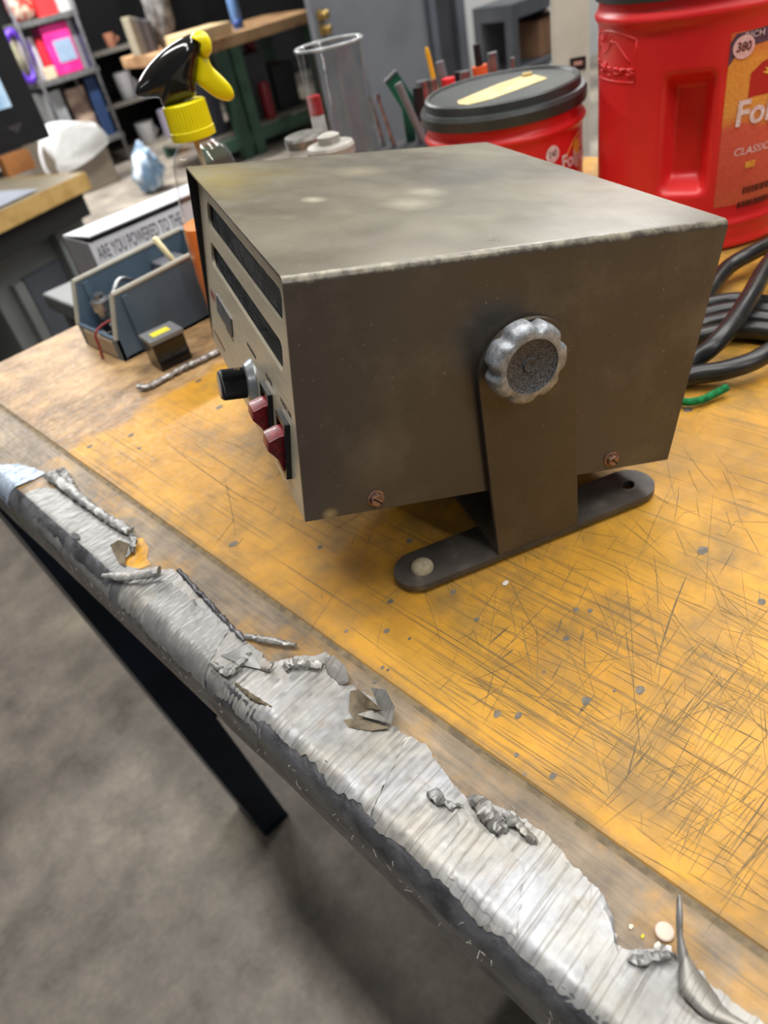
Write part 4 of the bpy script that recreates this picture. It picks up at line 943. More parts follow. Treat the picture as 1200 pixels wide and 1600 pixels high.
bm = bmesh.new(); b_inflate(bm, smooth_closed(pl([(309, 83), (323, 85), (331, 103), (347, 119), (361, 135), (366, 150), (358, 158), (340, 154), (320, 140), (305, 126), (306, 104)]), 4), PLN, .0065, 6); fin('trigger', bm, M_YCAP, spray, smooth=True, label='yellow trigger')

# ================================================================== GLASSWARE
M_GRIM = pm('glass_rim_white', C(206, 210, 212), .12, col2=C(170, 174, 176), scale=40, lo=.45, hi=.55, alpha=.75)
def glass_pot(name, lab, cat, cx, cy, R, H, th=.0022, rim=.0018, group=None):
    bm = bmesh.new(); b_lathe(bm, [(0, 0), (R-.002, 0), (R, .003), (R, H-.006), (R+rim, H-.003), (R+rim, H-.001), (R+rim*.4, H), (R-th, H-.002), (R-th, .006), (R-.006, .004), (0, .004)], 64, T(cx, cy, ZB))
    o = thing(name, lab, cat, (cx, cy, ZB), None, group); fin('glass_wall', bm, M_GLASS, o, ang=.9)
    bm = bmesh.new(); b_tube(bm, [Vector((cx+(R+.0004)*math.cos(2*PI*i/48), cy+(R+.0004)*math.sin(2*PI*i/48), ZB+H-.001)) for i in range(48)], .0017, 8, closed=True); fin('glass_rim', bm, M_GRIM, o, smooth=True)
    return o
glass_pot('glass_cylinder', 'tall empty clear glass cylinder standing behind the brown metal unit', 'glass jar', .612, .722, .0375, .187)
M_GLID = pm('grey_tin_lid', C(150, 148, 142), .35, .55, col2=C(120, 118, 112), scale=60); M_WLID = pm('white_lid', C(168, 164, 156), .5, col2=C(140, 136, 128), scale=50)
def jar(lab, cx, cy, R, H, fill, lidm, knob):
    j = thing('glass_jar', lab, 'jar', (cx, cy, ZB), None, 'small jars behind the brown unit')
    bm = bmesh.new(); b_lathe(bm, [(0, 0), (R-.002, 0), (R, .003), (R, H-.022), (R-.002, H-.016), (R-.003, H-.012)], 40, T(cx, cy, ZB)); fin('jar_body', bm, M_GLASS, j, smooth=True)
    bm = bmesh.new(); b_lathe(bm, [(0, .002), (R-.003, .002), (R-.003, H*.62), (0, H*.64)], 28, T(cx, cy, ZB)); fin('contents', bm, fill, j, ang=.6)
    pr = [(R-.004, H-.012), (R+.001, H-.012), (R+.0015, H-.004), (R, H-.001), (R-.004, H)]
    pr += [(R*.5, H), (R*.48, H+.007), (R*.3, H+.009), (0, H+.009)] if knob else [(0, H)]
    bm = bmesh.new(); b_lathe(bm, pr, 40, T(cx, cy, ZB)); fin('jar_lid', bm, lidm, j, ang=.5)
jar('small glass jar with red contents and flat grey tin lid', .533, .700, .0215, .117, pm('jar_red', C(150, 34, 38), .5), M_GLID, False)
jar('small pale jar with stepped whitish lid in front of the glass cylinder', .503, .622, .0235, .118, pm('jar_pale', C(198, 194, 184), .6), M_WLID, True)
q = att(489, 150, .86); bm = bmesh.new(); b_lathe(bm, [(0, 0), (.0085, 0), (.0085, q.z-ZB-.022), (.007, q.z-ZB-.02)], 20, T(q.x, q.y, ZB)); tb = thing('squeeze_tube', 'slim white tube with red cap behind the small jars', 'tube', (q.x, q.y, ZB)); fin('tube_body', bm, pm('tube_white', C(214, 214, 212), .4), tb, smooth=True)
bm = bmesh.new(); b_lathe(bm, [(0, q.z-ZB-.02), (.0088, q.z-ZB-.02), (.0085, q.z-ZB), (0, q.z-ZB+.001)], 20, T(q.x, q.y, ZB)); fin('tube_cap', bm, pm('cap_red', C(196, 36, 44), .4), tb, ang=.6)

# ================================================================== TOOLS IN A HOLDER
M_HOLD = pm('holder_black', C(30, 31, 33), .6)
hold = thing('tool_holder', 'black tool holder block full of small tools behind the smaller canister', 'tool holder', (.765, .675, ZB))
hx = fr((.765, .675, ZB), Vector((.79, -.61, 0)), Vector((.61, .79, 0)), (0, 0, 1))
bm = bmesh.new(); b_box(bm, -.128, .12, -.032, .032, 0, .045, hx, bev=.003); fin('holder_base', bm, M_HOLD, hold)
bm = bmesh.new(); b_box(bm, -.123, .115, -.028, .028, .045, .055, hx, bev=.002); fin('holder_rim', bm, M_HOLD, hold)
TZ = ZB+.0552
def tool_line(px, py, off=0.):
    """point above holder midline plane: intersect ray with vertical plane through the holder"""
    n = hx.to_3x3() @ Vector((0, 1, 0)); return atpl(px, py, hx.translation+n*off, n)
M_STEEL = pm('tool_steel', C(168, 170, 174), .25, .85, col2=C(130, 132, 136), scale=80); M_TG = pm('tool_green', C(12, 84, 62), .4); M_TO = pm('tool_orange', C(214, 92, 50), .4)
M_TY = pm('tool_yellow', C(228, 168, 40), .45); M_TB = pm('tool_black', C(24, 24, 26), .4); M_TR = pm('tool_red', C(206, 40, 46), .4); M_TGr = pm('tool_grey', C(126, 128, 134), .35, .4)
def tool(name, lab, cat, top, base_px, parts, off=0., grp='tools in the holder'):
    """top: pixel of top end; base_px: x shift in pixels of the lower end; parts: (frac0, frac1, radius0, radius1, mat, partname)"""
    P1 = tool_line(*top, off); P0 = P1.copy(); P0.z = TZ; sh = hx.to_3x3() @ Vector((base_px, 0, 0)); P0 = P0+sh
    th_ = thing(name, lab, cat, P0, None, grp); L = P1-P0
    for (a, b_, r0, r1, mt, pn) in parts:
        bm = bmesh.new(); n_ = 5; b_tube(bm, [P0+L*(a+(b_-a)*i/n_) for i in range(n_+1)], [r0+(r1-r0)*i/n_ for i in range(n_+1)], 12); fin(pn, bm, mt, th_, ang=.8)
tool('scriber', 'thin steel scriber just right of the glass cylinder', 'tool', (588, 147), .012, [(0, .93, .003, .0025, M_STEEL, 'shaft'), (.9, 1, .0042, .004, M_STEEL, 'tip')])
tool('pin_punch', 'short steel pin punch with rounded tip nearest the glass', 'tool', (577, 151), .008, [(0, .92, .0032, .003, M_STEEL, 'shaft'), (.92, 1, .0036, .003, M_STEEL, 'tip')], .02)
tool('tweezers', 'grey metal rod leaning below the green triangle', 'tool', (622, 130), .022, [(0, 1, .0045, .0048, M_TGr, 'shaft')], -.014)
tool('screwdriver', 'black handled screwdriver with light grey lower grip', 'screwdriver', (652, 136), -.004, [(0, .4, .0062, .0058, M_TGr, 'ferrule'), (.4, 1, .0068, .006, M_TB, 'handle')], -.008)
tool('socket', 'wide bright steel socket left of the pencil', 'socket', (660, 126), 0, [(0, .8, .0085, .0085, M_STEEL, 'barrel'), (.8, 1, .0092, .0092, M_STEEL, 'head')], .006)
tool('socket', 'narrow bright steel socket beside the pencil', 'socket', (675, 124), .002, [(0, 1, .0055, .0055, M_STEEL, 'barrel')], .002)
tool('pencil', 'yellow wooden pencil standing in the holder', 'pencil', (666, 74), .012, [(0, .35, .0036, .0036, pm('pencil_band', C(150, 178, 214), .4), 'band'), (.35, .94, .0036, .0028, M_TY, 'shaft'), (.94, 1, .0028, .0018, M_TY, 'tip')], .01)
tool('marker_pen', 'grey capped pen right of the pencil', 'pen', (687, 96), .008, [(0, .8, .0055, .0055, M_TGr, 'barrel'), (.8, 1, .0058, .0052, M_TGr, 'cap')], .012)
tool('red_plug', 'short red and white plug sitting by the canister lid', 'plug', (700, 122), 0, [(0, .6, .008, .008, pm('plug_white', C(214, 210, 208), .5), 'base'), (.6, 1, .0085, .0085, M_TR, 'cap')], -.005)
tool('socket', 'small steel socket right of the red plug', 'socket', (726, 111), 0, [(0, 1, .0068, .0068, M_STEEL, 'barrel')], .004)
tool('hex_bit', 'dark steel bit beside the small socket', 'tool', (715, 112), 0, [(0, 1, .0045, .0045, M_TB, 'barrel')], .02)
tool('screwdriver', 'orange handled screwdriver with black end', 'screwdriver', (744, 69), .006, [(0, .25, .004, .004, M_STEEL, 'shaft'), (.25, .74, .0098, .0098, M_TO, 'handle'), (.74, 1, .005, .0042, M_TB, 'end_cap')], .005)
tool('drill_bit', 'bright steel drill bit right of the orange screwdriver', 'drill bit', (769, 82), .004, [(0, .75, .0042, .0042, M_STEEL, 'shank'), (.75, 1, .0066, .006, M_STEEL, 'head')], .008)
tool('steel_rod', 'rightmost thin bright rod above the canister lid', 'tool', (801, 90), -.006, [(0, 1, .0035, .003, M_STEEL, 'shaft')], .004)
# green triangular blade
q0, q1, q2, q3 = [tool_line(*p, .012) for p in ((601, 128), (619, 110), (645, 150), (628, 170))]
P0 = Vector((q3.x, q3.y, TZ)); sq = thing('set_square', 'dark green diamond shaped blade with pale upper edge', 'tool', P0, None, 'tools in the holder')
nn = hx.to_3x3() @ Vector((0, 1, 0)); bm = bmesh.new(); q4 = Vector((q3.x, q3.y, TZ)); q5 = q4+hx.to_3x3() @ Vector((.012, 0, 0))
vs = [bm.verts.new(p) for p in (q0, q1, q2, q5, q4, q3)]; f = bm.faces.new(vs); g = bmesh.ops.extrude_face_region(bm, geom=[f])
for v_ in [e for e in g['geom'] if isinstance(e, bmesh.types.BMVert)]: v_.co += nn*.003
fin('blade', bm, M_TG, sq); bm = bmesh.new(); b_tube(bm, [q0, q1], .0022, 6); fin('edge_strip', bm, M_TGr, sq)

# ================================================================== POWER CORD AND GREEN TIE
M_CORD = pm('cord_black', C(28, 28, 29), .34, col2=C(52, 50, 44), scale=50, lo=.48, hi=.78, bmp=.06)
cord = thing('power_cord', 'coiled thick black power cord lying behind the brown unit', 'cord', (.56, .17, ZB))
bm = bmesh.new(); rc = .0066
def cpts(lst): return smooth_open([at(px, py, ZB+z) for px, py, z in lst], 10)
LOOPS = [[(1062, 515, rc), (1085, 492, rc), (1108, 455, .010), (1135, 420, .014), (1170, 398, .018), (1215, 378, .016), (1290, 360, .008), (1380, 380, rc), (1400, 430, rc)],
         [(1040, 490, rc), (1100, 477, rc), (1150, 470, rc), (1200, 475, rc), (1290, 486, rc), (1380, 480, rc), (1420, 450, rc)],
         [(1035, 508, rc), (1095, 494, .008), (1150, 484, .010), (1210, 490, .009), (1300, 505, rc), (1400, 505, rc)],
         [(1030, 528, rc), (1090, 511, .007), (1150, 499, .012), (1210, 504, .011), (1300, 525, .007), (1410, 535, rc)],
         [(1030, 545, rc), (1085, 528, .007), (1150, 516, .009), (1210, 520, .009), (1300, 545, .007), (1400, 575, rc)],
         [(1035, 590, rc), (1080, 565, .012), (1115, 540, .020), (1145, 505, .026), (1172, 463, .030), (1205, 408, .030), (1260, 350, .022), (1340, 330, .008)],
         [(1040, 598, rc), (1085, 586, .010), (1130, 579, .012), (1175, 565, .014), (1215, 544, .016), (1280, 525, .014), (1360, 510, .007)]]
for L_ in LOOPS: b_tube(bm, cpts(L_), rc, 12)
fin('cable', bm, M_CORD, cord, smooth=True)
M_GRN = pm('chenille_green', C(14, 118, 62), .9, col2=C(6, 84, 40), scale=300)
tie = thing('cable_tie', 'fuzzy green pipe cleaner tie sticking out under the black cord', 'tie', at(1095, 625))
P = smooth_open([at(1050, 622, ZB+.0045), at(1072, 628, ZB+.0045), at(1095, 625, ZB+.0045), at(1115, 616, ZB+.005), at(1136, 605, ZB+.007)], 8)
bm = bmesh.new(); b_tube(bm, P, .0026, 8); fin('wire', bm, M_GRN, tie, smooth=True)
bm = bmesh.new(); rg = random.Random(9)
for i in range(1500):
    p = P[rg.randrange(len(P)-1)]; p = p+(P[min(len(P)-1, P.index(p)+1)]-p)*rg.random(); d_ = Vector((rg.gauss(0, 1), rg.gauss(0, 1), rg.gauss(0, 1))).normalized()
    e_ = p+d_*rg.uniform(.0032, .0042)
    if e_.z < ZB+.0002: e_.z = ZB+.0002
    s_ = d_.orthogonal().normalized()*.00012; bm.faces.new([bm.verts.new(v_) for v_ in (p-s_, p+s_, e_)])
fin('fuzz', bm, M_GRN, tie, kind='stuff')

# ================================================================== BLUE BIN, CARTON AND SMALL THINGS ON THE BARE BOARD
M_BIN = pm('bin_blue', C(84, 103, 120), .45, col2=C(74, 92, 108), scale=14); M_BINE = pm('bin_edge', C(168, 166, 154), .5)
yn, yf = .660, .747
nb = [aty(*p, yn) for p in ((195, 563), (182, 532), (175, 462))]; xb0 = nb[0].x
xb1 = xb0+.150; zt = nb[2].z-ZB
bin_ = thing('parts_bin', 'blue grey plastic parts bin with low open front at the bench end', 'bin', ((xb0+xb1)/2, (yn+yf)/2, ZB))
side = [(xb0, .0), (nb[1].x, nb[1].z-ZB), (nb[2].x, zt), (xb1-.004, zt+.004), (xb1, .0)]
for nm, y0_, y1_ in (('side_wall', yn, yn+.0028), ('side_wall', yf-.0028, yf)):
    bm = bmesh.new(); b_prism(bm, side, fr((0, y0_, ZB), (1, 0, 0), (0, 0, 1), (0, -1, 0)), -(y1_-y0_), 0); sw = fin(nm, bm, M_BIN, bin_)
    bm = bmesh.new(); yy = y0_-.0015 if y0_ == yn else y1_-.0015
    b_tube(bm, [Vector((nb[2].x, (y0_+y1_)/2, ZB+zt)), Vector((xb1-.004, (y0_+y1_)/2, ZB+zt+.004))], .0026, 8); b_tube(bm, [Vector((nb[2].x, (y0_+y1_)/2, ZB+zt)), Vector((nb[1].x, (y0_+y1_)/2, nb[1].z))], .0024, 8); fin('rim', bm, M_BINE, sw, label='pale worn rim')
    for xx in (xb0+.022, xb0+.118):
        bm = bmesh.new(); b_box(bm, xx, xx+.006, y0_-.003, y0_, ZB+.002, ZB+zt-.004); fin('rib', bm, M_BIN, sw)
bm = bmesh.new(); b_box(bm, xb0+.004, xb1, yn, yf, ZB, ZB+.003); fin('bin_floor', bm, M_BIN, bin_)
bm = bmesh.new(); b_box(bm, xb1-.003, xb1, yn, yf, ZB, ZB+zt+.004); fin('back_wall', bm, M_BIN, bin_)
zl = nb[1].z-ZB
bm = bmesh.new(); b_prism(bm, [(xb0, 0), (nb[1].x, zl), (nb[1].x+.003, zl), (xb0+.003, 0)], fr((0, yn, ZB), (1, 0, 0), (0, 0, 1), (0, -1, 0)), -(yf-yn), 0); fr_ = fin('front_lip', bm, M_BIN, bin_)
bm = bmesh.new(); b_prism(bm, [(xb0-.0012, .002), (nb[1].x-.0012, zl-.004), (nb[1].x, zl-.004), (xb0, .002)], fr((0, yn+.012, ZB), (1, 0, 0), (0, 0, 1), (0, -1, 0)), -(yf-yn-.024), 0); fin('label_card', bm, pm('card_tan', C(176, 158, 132), .8), fr_, label='dirty tan label card')
# contents of the bin
def rod(name, lab, cat, pts, r_, mat, sub=None):
    bm = bmesh.new(); b_tube(bm, pts, r_, 8); o = fin(name, bm, mat, smooth=True); tag(o, lab, cat, 'odds and ends in the blue bin'); return o
zc = ZB+.0032
a, b_ = aty(188, 436, .72), aty(219, 444, .735); a0 = aty(176, 478, .70)
rod('hex_key', 'L shaped steel hex key standing in the blue bin', 'hex key', smooth_open([Vector((a0.x+.004, a0.y, zc+.002)), a0, a, b_, b_+Vector((.012, .006, -.01))], 4), .0026, M_STEEL)
w0 = aty(241, 372, .70); rod('wooden_stick', 'pale yellowish stick leaning upright in the blue bin', 'stick', [Vector((w0.x+.020, .70, zc+.003)), Vector((w0.x+.012, .70, ZB+.05)), w0], .0032, pm('stick_pale', C(226, 214, 168), .4))
g = aty(162, 492, .69)
mo = thing('small_motor', 'small dark metal motor lying in the front of the blue bin', 'motor', (g.x+.015, .70, zc), None, 'odds and ends in the blue bin')
bm = bmesh.new(); b_lathe(bm, [(0, 0), (.013, 0), (.0135, .002), (.0135, .024), (.012, .027), (0, .027)], 24, fr((g.x+.002, .70, zc+.0135), (0, 1, 0), (0, 0, 1), (1, 0, 0))); fin('motor_can', bm, M_TB, mo, ang=.6)
bm = bmesh.new(); b_lathe(bm, [(0, 0), (.006, 0), (.006, .006), (.002, .006), (.002, .012), (0, .012)], 16, fr((g.x-.010, .70, zc+.0135), (0, 1, 0), (0, 0, 1), (1, 0, 0))); fin('motor_shaft', bm, M_STEEL, mo, ang=.6)
b1 = thing('steel_bearing', 'shiny round steel fitting on top of the small motor', 'fitting', (g.x+.012, .720, zc), None, 'odds and ends in the blue bin')
bm = bmesh.new(); b_lathe(bm, [(0, 0), (.009, 0), (.009, .030), (.011, .031), (.011, .040), (.005, .042), (.005, .046), (0, .046)], 20, T(g.x+.014, .720, zc)); fin('fitting_body', bm, M_STEEL, b1, ang=.6)
rwp = [Vector((xb0+.05, .70, zc+.010)), Vector((xb0+.018, .695, ZB+zl+.006)), Vector((nb[1].x-.004, .692, ZB+zl+.004)), Vector((xb0-.007, .690, ZB+.014)), Vector((xb0-.010, .688, ZB+.0014))]
rod('red_wire', 'thin dark red wire hanging over the front lip of the blue bin', 'wire', smooth_open(rwp, 5), .0013, pm('wire_red', C(128, 36, 40), .5))
for i, (dx, dy, hh, lb) in enumerate(((.06, .03, .034, 'grey block in the middle of the blue bin'), (.10, .06, .045, 'grey block at the back of the blue bin'))):
    bm = bmesh.new(); b_box(bm, xb0+dx, xb0+dx+.03, yn+dy, yn+dy+.03, zc, zc+hh, bev=.002); tag(fin('metal_block', bm, M_TGr), lb, 'block', 'odds and ends in the blue bin')
# black relay block with yellow sticker
bl, br = at(255, 582), at(302, 559); ex_ = (br-bl).normalized(); ey_ = Vector((0, 0, 1)).cross(ex_)
Lb_ = (br-bl).length; hb = .026
rel = thing('relay_block', 'small black block with clear top and yellow sticker beside the blue bin', 'relay', (bl+br)*.5)
RM = fr(bl, ex_, ey_, (0, 0, 1))
bm = bmesh.new(); b_box(bm, 0, Lb_, 0, .028, 0, hb, RM, bev=.0012); fin('block_body', bm, pm('relay_black', C(14, 14, 15), .25, coat=.3), rel)
bm = bmesh.new(); b_box(bm, -.001, Lb_+.001, -.001, .027, hb, hb+.005, RM, bev=.001); ct = fin('clear_cover', bm, pm('cover_grey', C(120, 122, 124), .2, coat=.3), rel)
bm = bmesh.new(); b_box(bm, .006, Lb_-.008, .006, .017, hb+.005, hb+.0055, RM, bev=.0002); fin('sticker', bm, pm('sticker_yellow', C(220, 206, 60), .6), ct)
# crumpled foil strip
bm = bmesh.new(); P = smooth_open([at(216, 604, ZB+.004), at(232, 604, ZB+.003), at(255, 592, ZB+.003), at(285, 576, ZB+.003), at(315, 562, ZB+.003), at(345, 546, ZB+.003)], 9); n_ = len(P)
b_tube(bm, P, [.0036*(1+.45*noise.noise((i*.55, 2, 1))) for i in range(n_)], 9, flat=.72)
for v_ in bm.verts: v_.co += Vector((noise.noise(v_.co*330), noise.noise(v_.co*330+Vector((7, 0, 0))), 0))*.0009; v_.co.z = max(v_.co.z, ZB+.0001)
tag(fin('foil_strip', bm, pm('crumpled_foil', C(168, 164, 160), .35, .6, col2=C(120, 114, 108), scale=240, bmp=.6, bscale=400), smooth=False), 'crumpled grey foil strip lying along the edge of the yellow surface', 'foil strip')
# white carton on a cart behind the bench end
yc = 1.03; ctl = aty(139, 382, yc); cbx = atx(106, 373, ctl.x); CWd, CHt = .27, .12
zcb = ctl.z-CHt; ydep = max(.09, min(.2, cbx.y-yc))
M_CARD = pm('carton_white', C(226, 228, 234), .7, col2=C(214, 216, 224), scale=12)
car = thing('carton', 'white printed cardboard carton with open top behind the blue bin', 'box', (ctl.x+CWd/2, yc+ydep/2, zcb))
bm = bmesh.new(); b_box(bm, ctl.x, ctl.x+CWd, yc, yc+.003, zcb, ctl.z); frn = fin('front_panel', bm, M_CARD, car)
bm = bmesh.new(); b_box(bm, ctl.x, ctl.x+.003, yc+.003, yc+ydep, zcb, ctl.z); fin('end_panel', bm, pm('carton_grey', C(150, 146, 150), .7), car, label='grey end')  # this end is a darker grey than the other carton panels
bm = bmesh.new(); b_box(bm, ctl.x+CWd-.003, ctl.x+CWd, yc+.003, yc+ydep, zcb, ctl.z); fin('end_panel', bm, M_CARD, car)
bm = bmesh.new(); b_box(bm, ctl.x, ctl.x+CWd, yc+ydep-.003, yc+ydep, zcb, ctl.z); fin('back_panel', bm, M_CARD, car)
bm = bmesh.new(); b_box(bm, ctl.x+.003, ctl.x+CWd-.003, yc+.003, yc+ydep-.003, zcb, zcb+.003); fin('bottom_panel', bm, M_CARD, car)
bm = bmesh.new(); FM = fr((ctl.x+.002, yc+ydep, ctl.z), (1, 0, 0), Vector((0, -.995, .09)), Vector((0, .09, .995))); b_box(bm, 0, CWd-.004, 0, ydep+.004, 0, .002, FM); fin('flap', bm, M_CARD, car)
ta, tb2 = aty(153, 398, yc), aty(284, 342, yc)
bm = text_pts('ARE YOU POWERED TO THE', .026, .0003, fit=tb2.x-ta.x)
for v_ in bm.verts: v_.co = Vector(((ta.x+tb2.x)/2+v_.co.x, yc-.0004, (ta.z+tb2.z)/2+v_.co.y))
fin('lettering', bm, pm('ink_grey', C(92, 92, 100), .7), frn)
bm = bmesh.new(); cx_ = ctl.x+.045
for k in range(3):
    b_tube(bm, [Vector((cx_+.018*math.cos(a_)*(1-.2*k), yc-.0004, ctl.z-.062+.022*math.sin(a_)*(1-.25*k))) for a_ in [PI*i/10 for i in range(11)]], .0006, 4)
b_box(bm, ctl.x+.02, ctl.x+CWd-.02, yc-.0003, yc, ctl.z-.042, ctl.z-.040); fin('line_drawing', bm, pm('ink_pale', C(176, 178, 186), .7), frn)
M_CART = pm('cart_grey', C(96, 98, 98), .5, col2=C(84, 86, 86), scale=6)
cart = thing('service_cart', 'grey metal cart mostly hidden behind the end of the workbench', 'cart', (ctl.x+.18, yc+.11, 0))
bm = bmesh.new(); b_box(bm, ctl.x-.006, ctl.x+.40, yc-.06, yc+.30, zcb-.03, zcb, bev=.004); fin('cart_top', bm, M_CART, cart)
bm = bmesh.new(); b_box(bm, ctl.x+.02, ctl.x+.38, yc-.04, yc+.28, .18, .20); fin('cart_shelf', bm, M_CART, cart)
for xx in (ctl.x+.01, ctl.x+.365):
    for yy in (yc-.045, yc+.265): bm = bmesh.new(); b_box(bm, xx, xx+.025, yy, yy+.025, 0, zcb-.03); fin('leg', bm, M_CART, cart)

# ================================================================== BACKGROUND
# cream post behind the canisters
pc = atx(892, 50, 1.03); post = thing('steel_post', 'cream painted steel post standing behind the two red canisters', 'post', (pc.x, pc.y, 0))
M_POST = pm('post_cream', C(206, 204, 190), .6, col2=C(190, 188, 172), scale=10)
PMx = fr((pc.x, pc.y, 0), Vector((.60, -.80, 0)), Vector((.80, .60, 0)), (0, 0, 1))
bm = bmesh.new(); b_box(bm, -.026, .026, 0, .05, 0, 2.2, PMx, bev=.004); fin('post_body', bm, M_POST, post)
bm = bmesh.new(); b_box(bm, -.06, .06, -.03, .08, 0, .008, PMx); fin('post_base', bm, M_POST, post)
nrm_ = PMx.to_3x3() @ Vector((0, -1, 0)); sl = PMx.inverted() @ atpl(903, 99, PMx.translation, nrm_)
bm = bmesh.new(); b_box(bm, sl.x-.011, sl.x+.011, -.0015, 0, sl.z-.008, sl.z+.008, PMx); fin('slot_plate', bm, M_TB, post)
bm = bmesh.new(); b_box(bm, sl.x-.006, sl.x+.006, -.0025, -.0015, sl.z-.002, sl.z+.003, PMx); fin('slot_label', bm, pm('label_pinkish', C(196, 150, 136), .6), post)
# steel stand with a carton, right of the door
M_SG = pm('stand_grey', C(72, 75, 80), .5, col2=C(60, 63, 68), scale=5)
YS = 2.75
def R2(p0, p1, Y):                      # two pixels on plane y=Y -> x0,x1,z0,z1
    a, b_ = aty(*p0, Y), aty(*p1, Y); return min(a.x, b_.x), max(a.x, b_.x), min(a.z, b_.z), max(a.z, b_.z)
xa, xb_ = aty(800, 30, YS).x, aty(905, 60, YS).x; ztop = aty(820, 14, YS).z
st = thing('steel_stand', 'dark grey steel stand with shelf in front of the pale wall', 'stand', ((xa+xb_)/2, YS+.13, 0))
bm = bmesh.new(); b_box(bm, xa, xb_, YS, YS+.26, ztop-.03, ztop+.04); fin('stand_top', bm, M_SG, st)
zsh = aty(850, 92, YS).z
bm = bmesh.new(); b_box(bm, xa, xb_, YS, YS+.26, zsh-.03, zsh); fin('stand_shelf', bm, M_SG, st)
bm = bmesh.new(); b_box(bm, xa+.06, xb_-.05, YS+.24, YS+.25, zsh, ztop-.03); fin('stand_back', bm, M_SG, st)
for xx in (xa, xb_-.05):
    for yy in (YS, YS+.21): bm = bmesh.new(); b_box(bm, xx, xx+.05, yy, yy+.05, 0, ztop-.03); fin('leg', bm, M_SG, st)
x0_, x1_, _, _ = R2((832, 60), (874, 60), YS+.1); z1_ = aty(850, 26, YS+.1).z
bm = bmesh.new(); b_box(bm, x0_, x1_+.06, YS+.05, YS+.22, zsh, z1_, bev=.004); tag(fin('cardboard_box', bm, pm('cardboard', C(124, 92, 70), .8, col2=C(106, 78, 58), scale=8)), 'brown cardboard box on the dark grey steel stand', 'box')
# desk with wooden edge, left
K = at(130, 270, .73); K2 = at(0, 331, .73); e1 = (K2-K).normalized(); e2 = Vector((-e1.y, e1.x, 0))
if e2.y < 0: e2 = -e2
DM = fr((K.x, K.y, 0), e1, e2, (0, 0, 1)) if e1.cross(e2).z > 0 else fr((K.x, K.y, 0), e1, e2, (0, 0, -1))
def D3(u, v_, z): return Vector((K.x, K.y, 0))+e1*u+e2*v_+Vector((0, 0, z))
def dbox(bm, u0, u1, v0, v1, z0, z1):
    vs = [bm.verts.new(D3(u, v_, z)) for z in (z0, z1) for (u, v_) in ((u0, v0), (u1, v0), (u1, v1), (u0, v1))]
    for f in ((3,2,1,0),(4,5,6,7),(0,1,5,4),(1,2,6,5),(2,3,7,6),(3,0,4,7)): bm.faces.new([vs[i] for i in f])
desk = thing('desk', 'office desk with light wooden edge and grey pedestal behind the workbench', 'desk', D3(.6, .35, 0))
M_DTOP = pm('desk_laminate', C(168, 156, 132), .5, col2=C(156, 144, 122), scale=6); M_DED = pm('desk_wood_edge', C(192, 158, 96), .5, col2=C(172, 138, 80), scale=20)
M_DBL = pm('desk_black', C(20, 21, 23), .6); M_PED = pm('pedestal_grey', C(104, 108, 106), .5, col2=C(94, 98, 96), scale=5); M_PEDD = pm('pedestal_dark', C(64, 68, 76), .5)
bm = bmesh.new(); dbox(bm, .004, 1.5, .006, .7, .69, .73); fin('desk_top', bm, M_DTOP, desk)
bm = bmesh.new(); dbox(bm, 0, 1.5, -.004, .006, .682, .731); fin('edge_strip', bm, M_DED, desk); bm = bmesh.new(); dbox(bm, -.006, .004, -.004, .7, .682, .731); fin('edge_strip', bm, M_DED, desk)
bm = bmesh.new(); dbox(bm, .02, 1.48, .02, .68, .61, .69); fin('apron', bm, M_DBL, desk)
bm = bmesh.new(); dbox(bm, .03, .15, .06, .66, 0, .61); fin('pedestal_side', bm, M_PED, desk)
bm = bmesh.new(); dbox(bm, .15, .42, .10, .66, 0, .61); pd_ = fin('pedestal', bm, M_PED, desk)
bm = bmesh.new(); dbox(bm, .16, .31, .085, .10, .03, .52); fin('pedestal_door', bm, M_PEDD, pd_)
bm = bmesh.new(); dbox(bm, .325, .36, .07, .10, .0, .52); fin('door_strip', bm, M_PED, pd_)
bm = bmesh.new(); dbox(bm, .42, 1.45, .5, .52, .1, .61); fin('modesty_panel', bm, M_DBL, desk)
bm = bmesh.new(); dbox(bm, 1.42, 1.47, .05, .66, 0, .61); fin('desk_side', bm, M_DBL, desk)
M_PAP = pm('paper', C(206, 210, 224), .8, col2=C(196, 200, 214), scale=9)
for i, (u, v_, lb) in enumerate(((.16, .03, 'white paper sheet on top of the stack on the desk'), (.30, .10, 'white paper sheet lying lower on the desk'), (.52, .06, 'white paper sheet at the left of the desk'))):
    bm = bmesh.new(); dbox(bm, u, u+.30, v_, v_+.21, .731+.0021*(2-i), .733+.0021*(2-i) if i else .7372); tag(fin('paper_sheet', bm, M_PAP), lb, 'paper', 'papers on the desk')
# monitor
YM = 2.86; q = aty(80, 214, YM); q2 = aty(2, 30, YM)
mon = thing('monitor', 'black computer monitor with small triangle mark standing on the desk', 'monitor', (q.x-.3, YM+.1, .731))
M_MON = pm('monitor_black', C(20, 21, 24), .45, col2=C(24, 25, 29), scale=6)
zq = max(q.z, .76)
bm = bmesh.new(); b_box(bm, q.x-.62, q.x, YM, YM+.05, zq, zq+.60, bev=.004); fin('bezel', bm, M_MON, mon)
sc0 = aty(16, 160, YM-.002)
bm = bmesh.new(); b_box(bm, q.x-.58, sc0.x, YM-.002, YM, sc0.z-.012, zq+.56); fin('screen', bm, pm('screen_glow', C(90, 120, 150), .3, col2=C(170, 190, 205), scale=8, emit=C(150, 180, 205), estr=.8), mon)
tr_ = [aty(*p, YM-.001) for p in ((11, 200), (35, 190), (28, 208))]
bm = bmesh.new(); f = bm.faces.new([bm.verts.new(p) for p in tr_]); g_ = bmesh.ops.extrude_face_region(bm, geom=[f])
for v_ in [e for e in g_['geom'] if isinstance(e, bmesh.types.BMVert)]: v_.co.y += .001
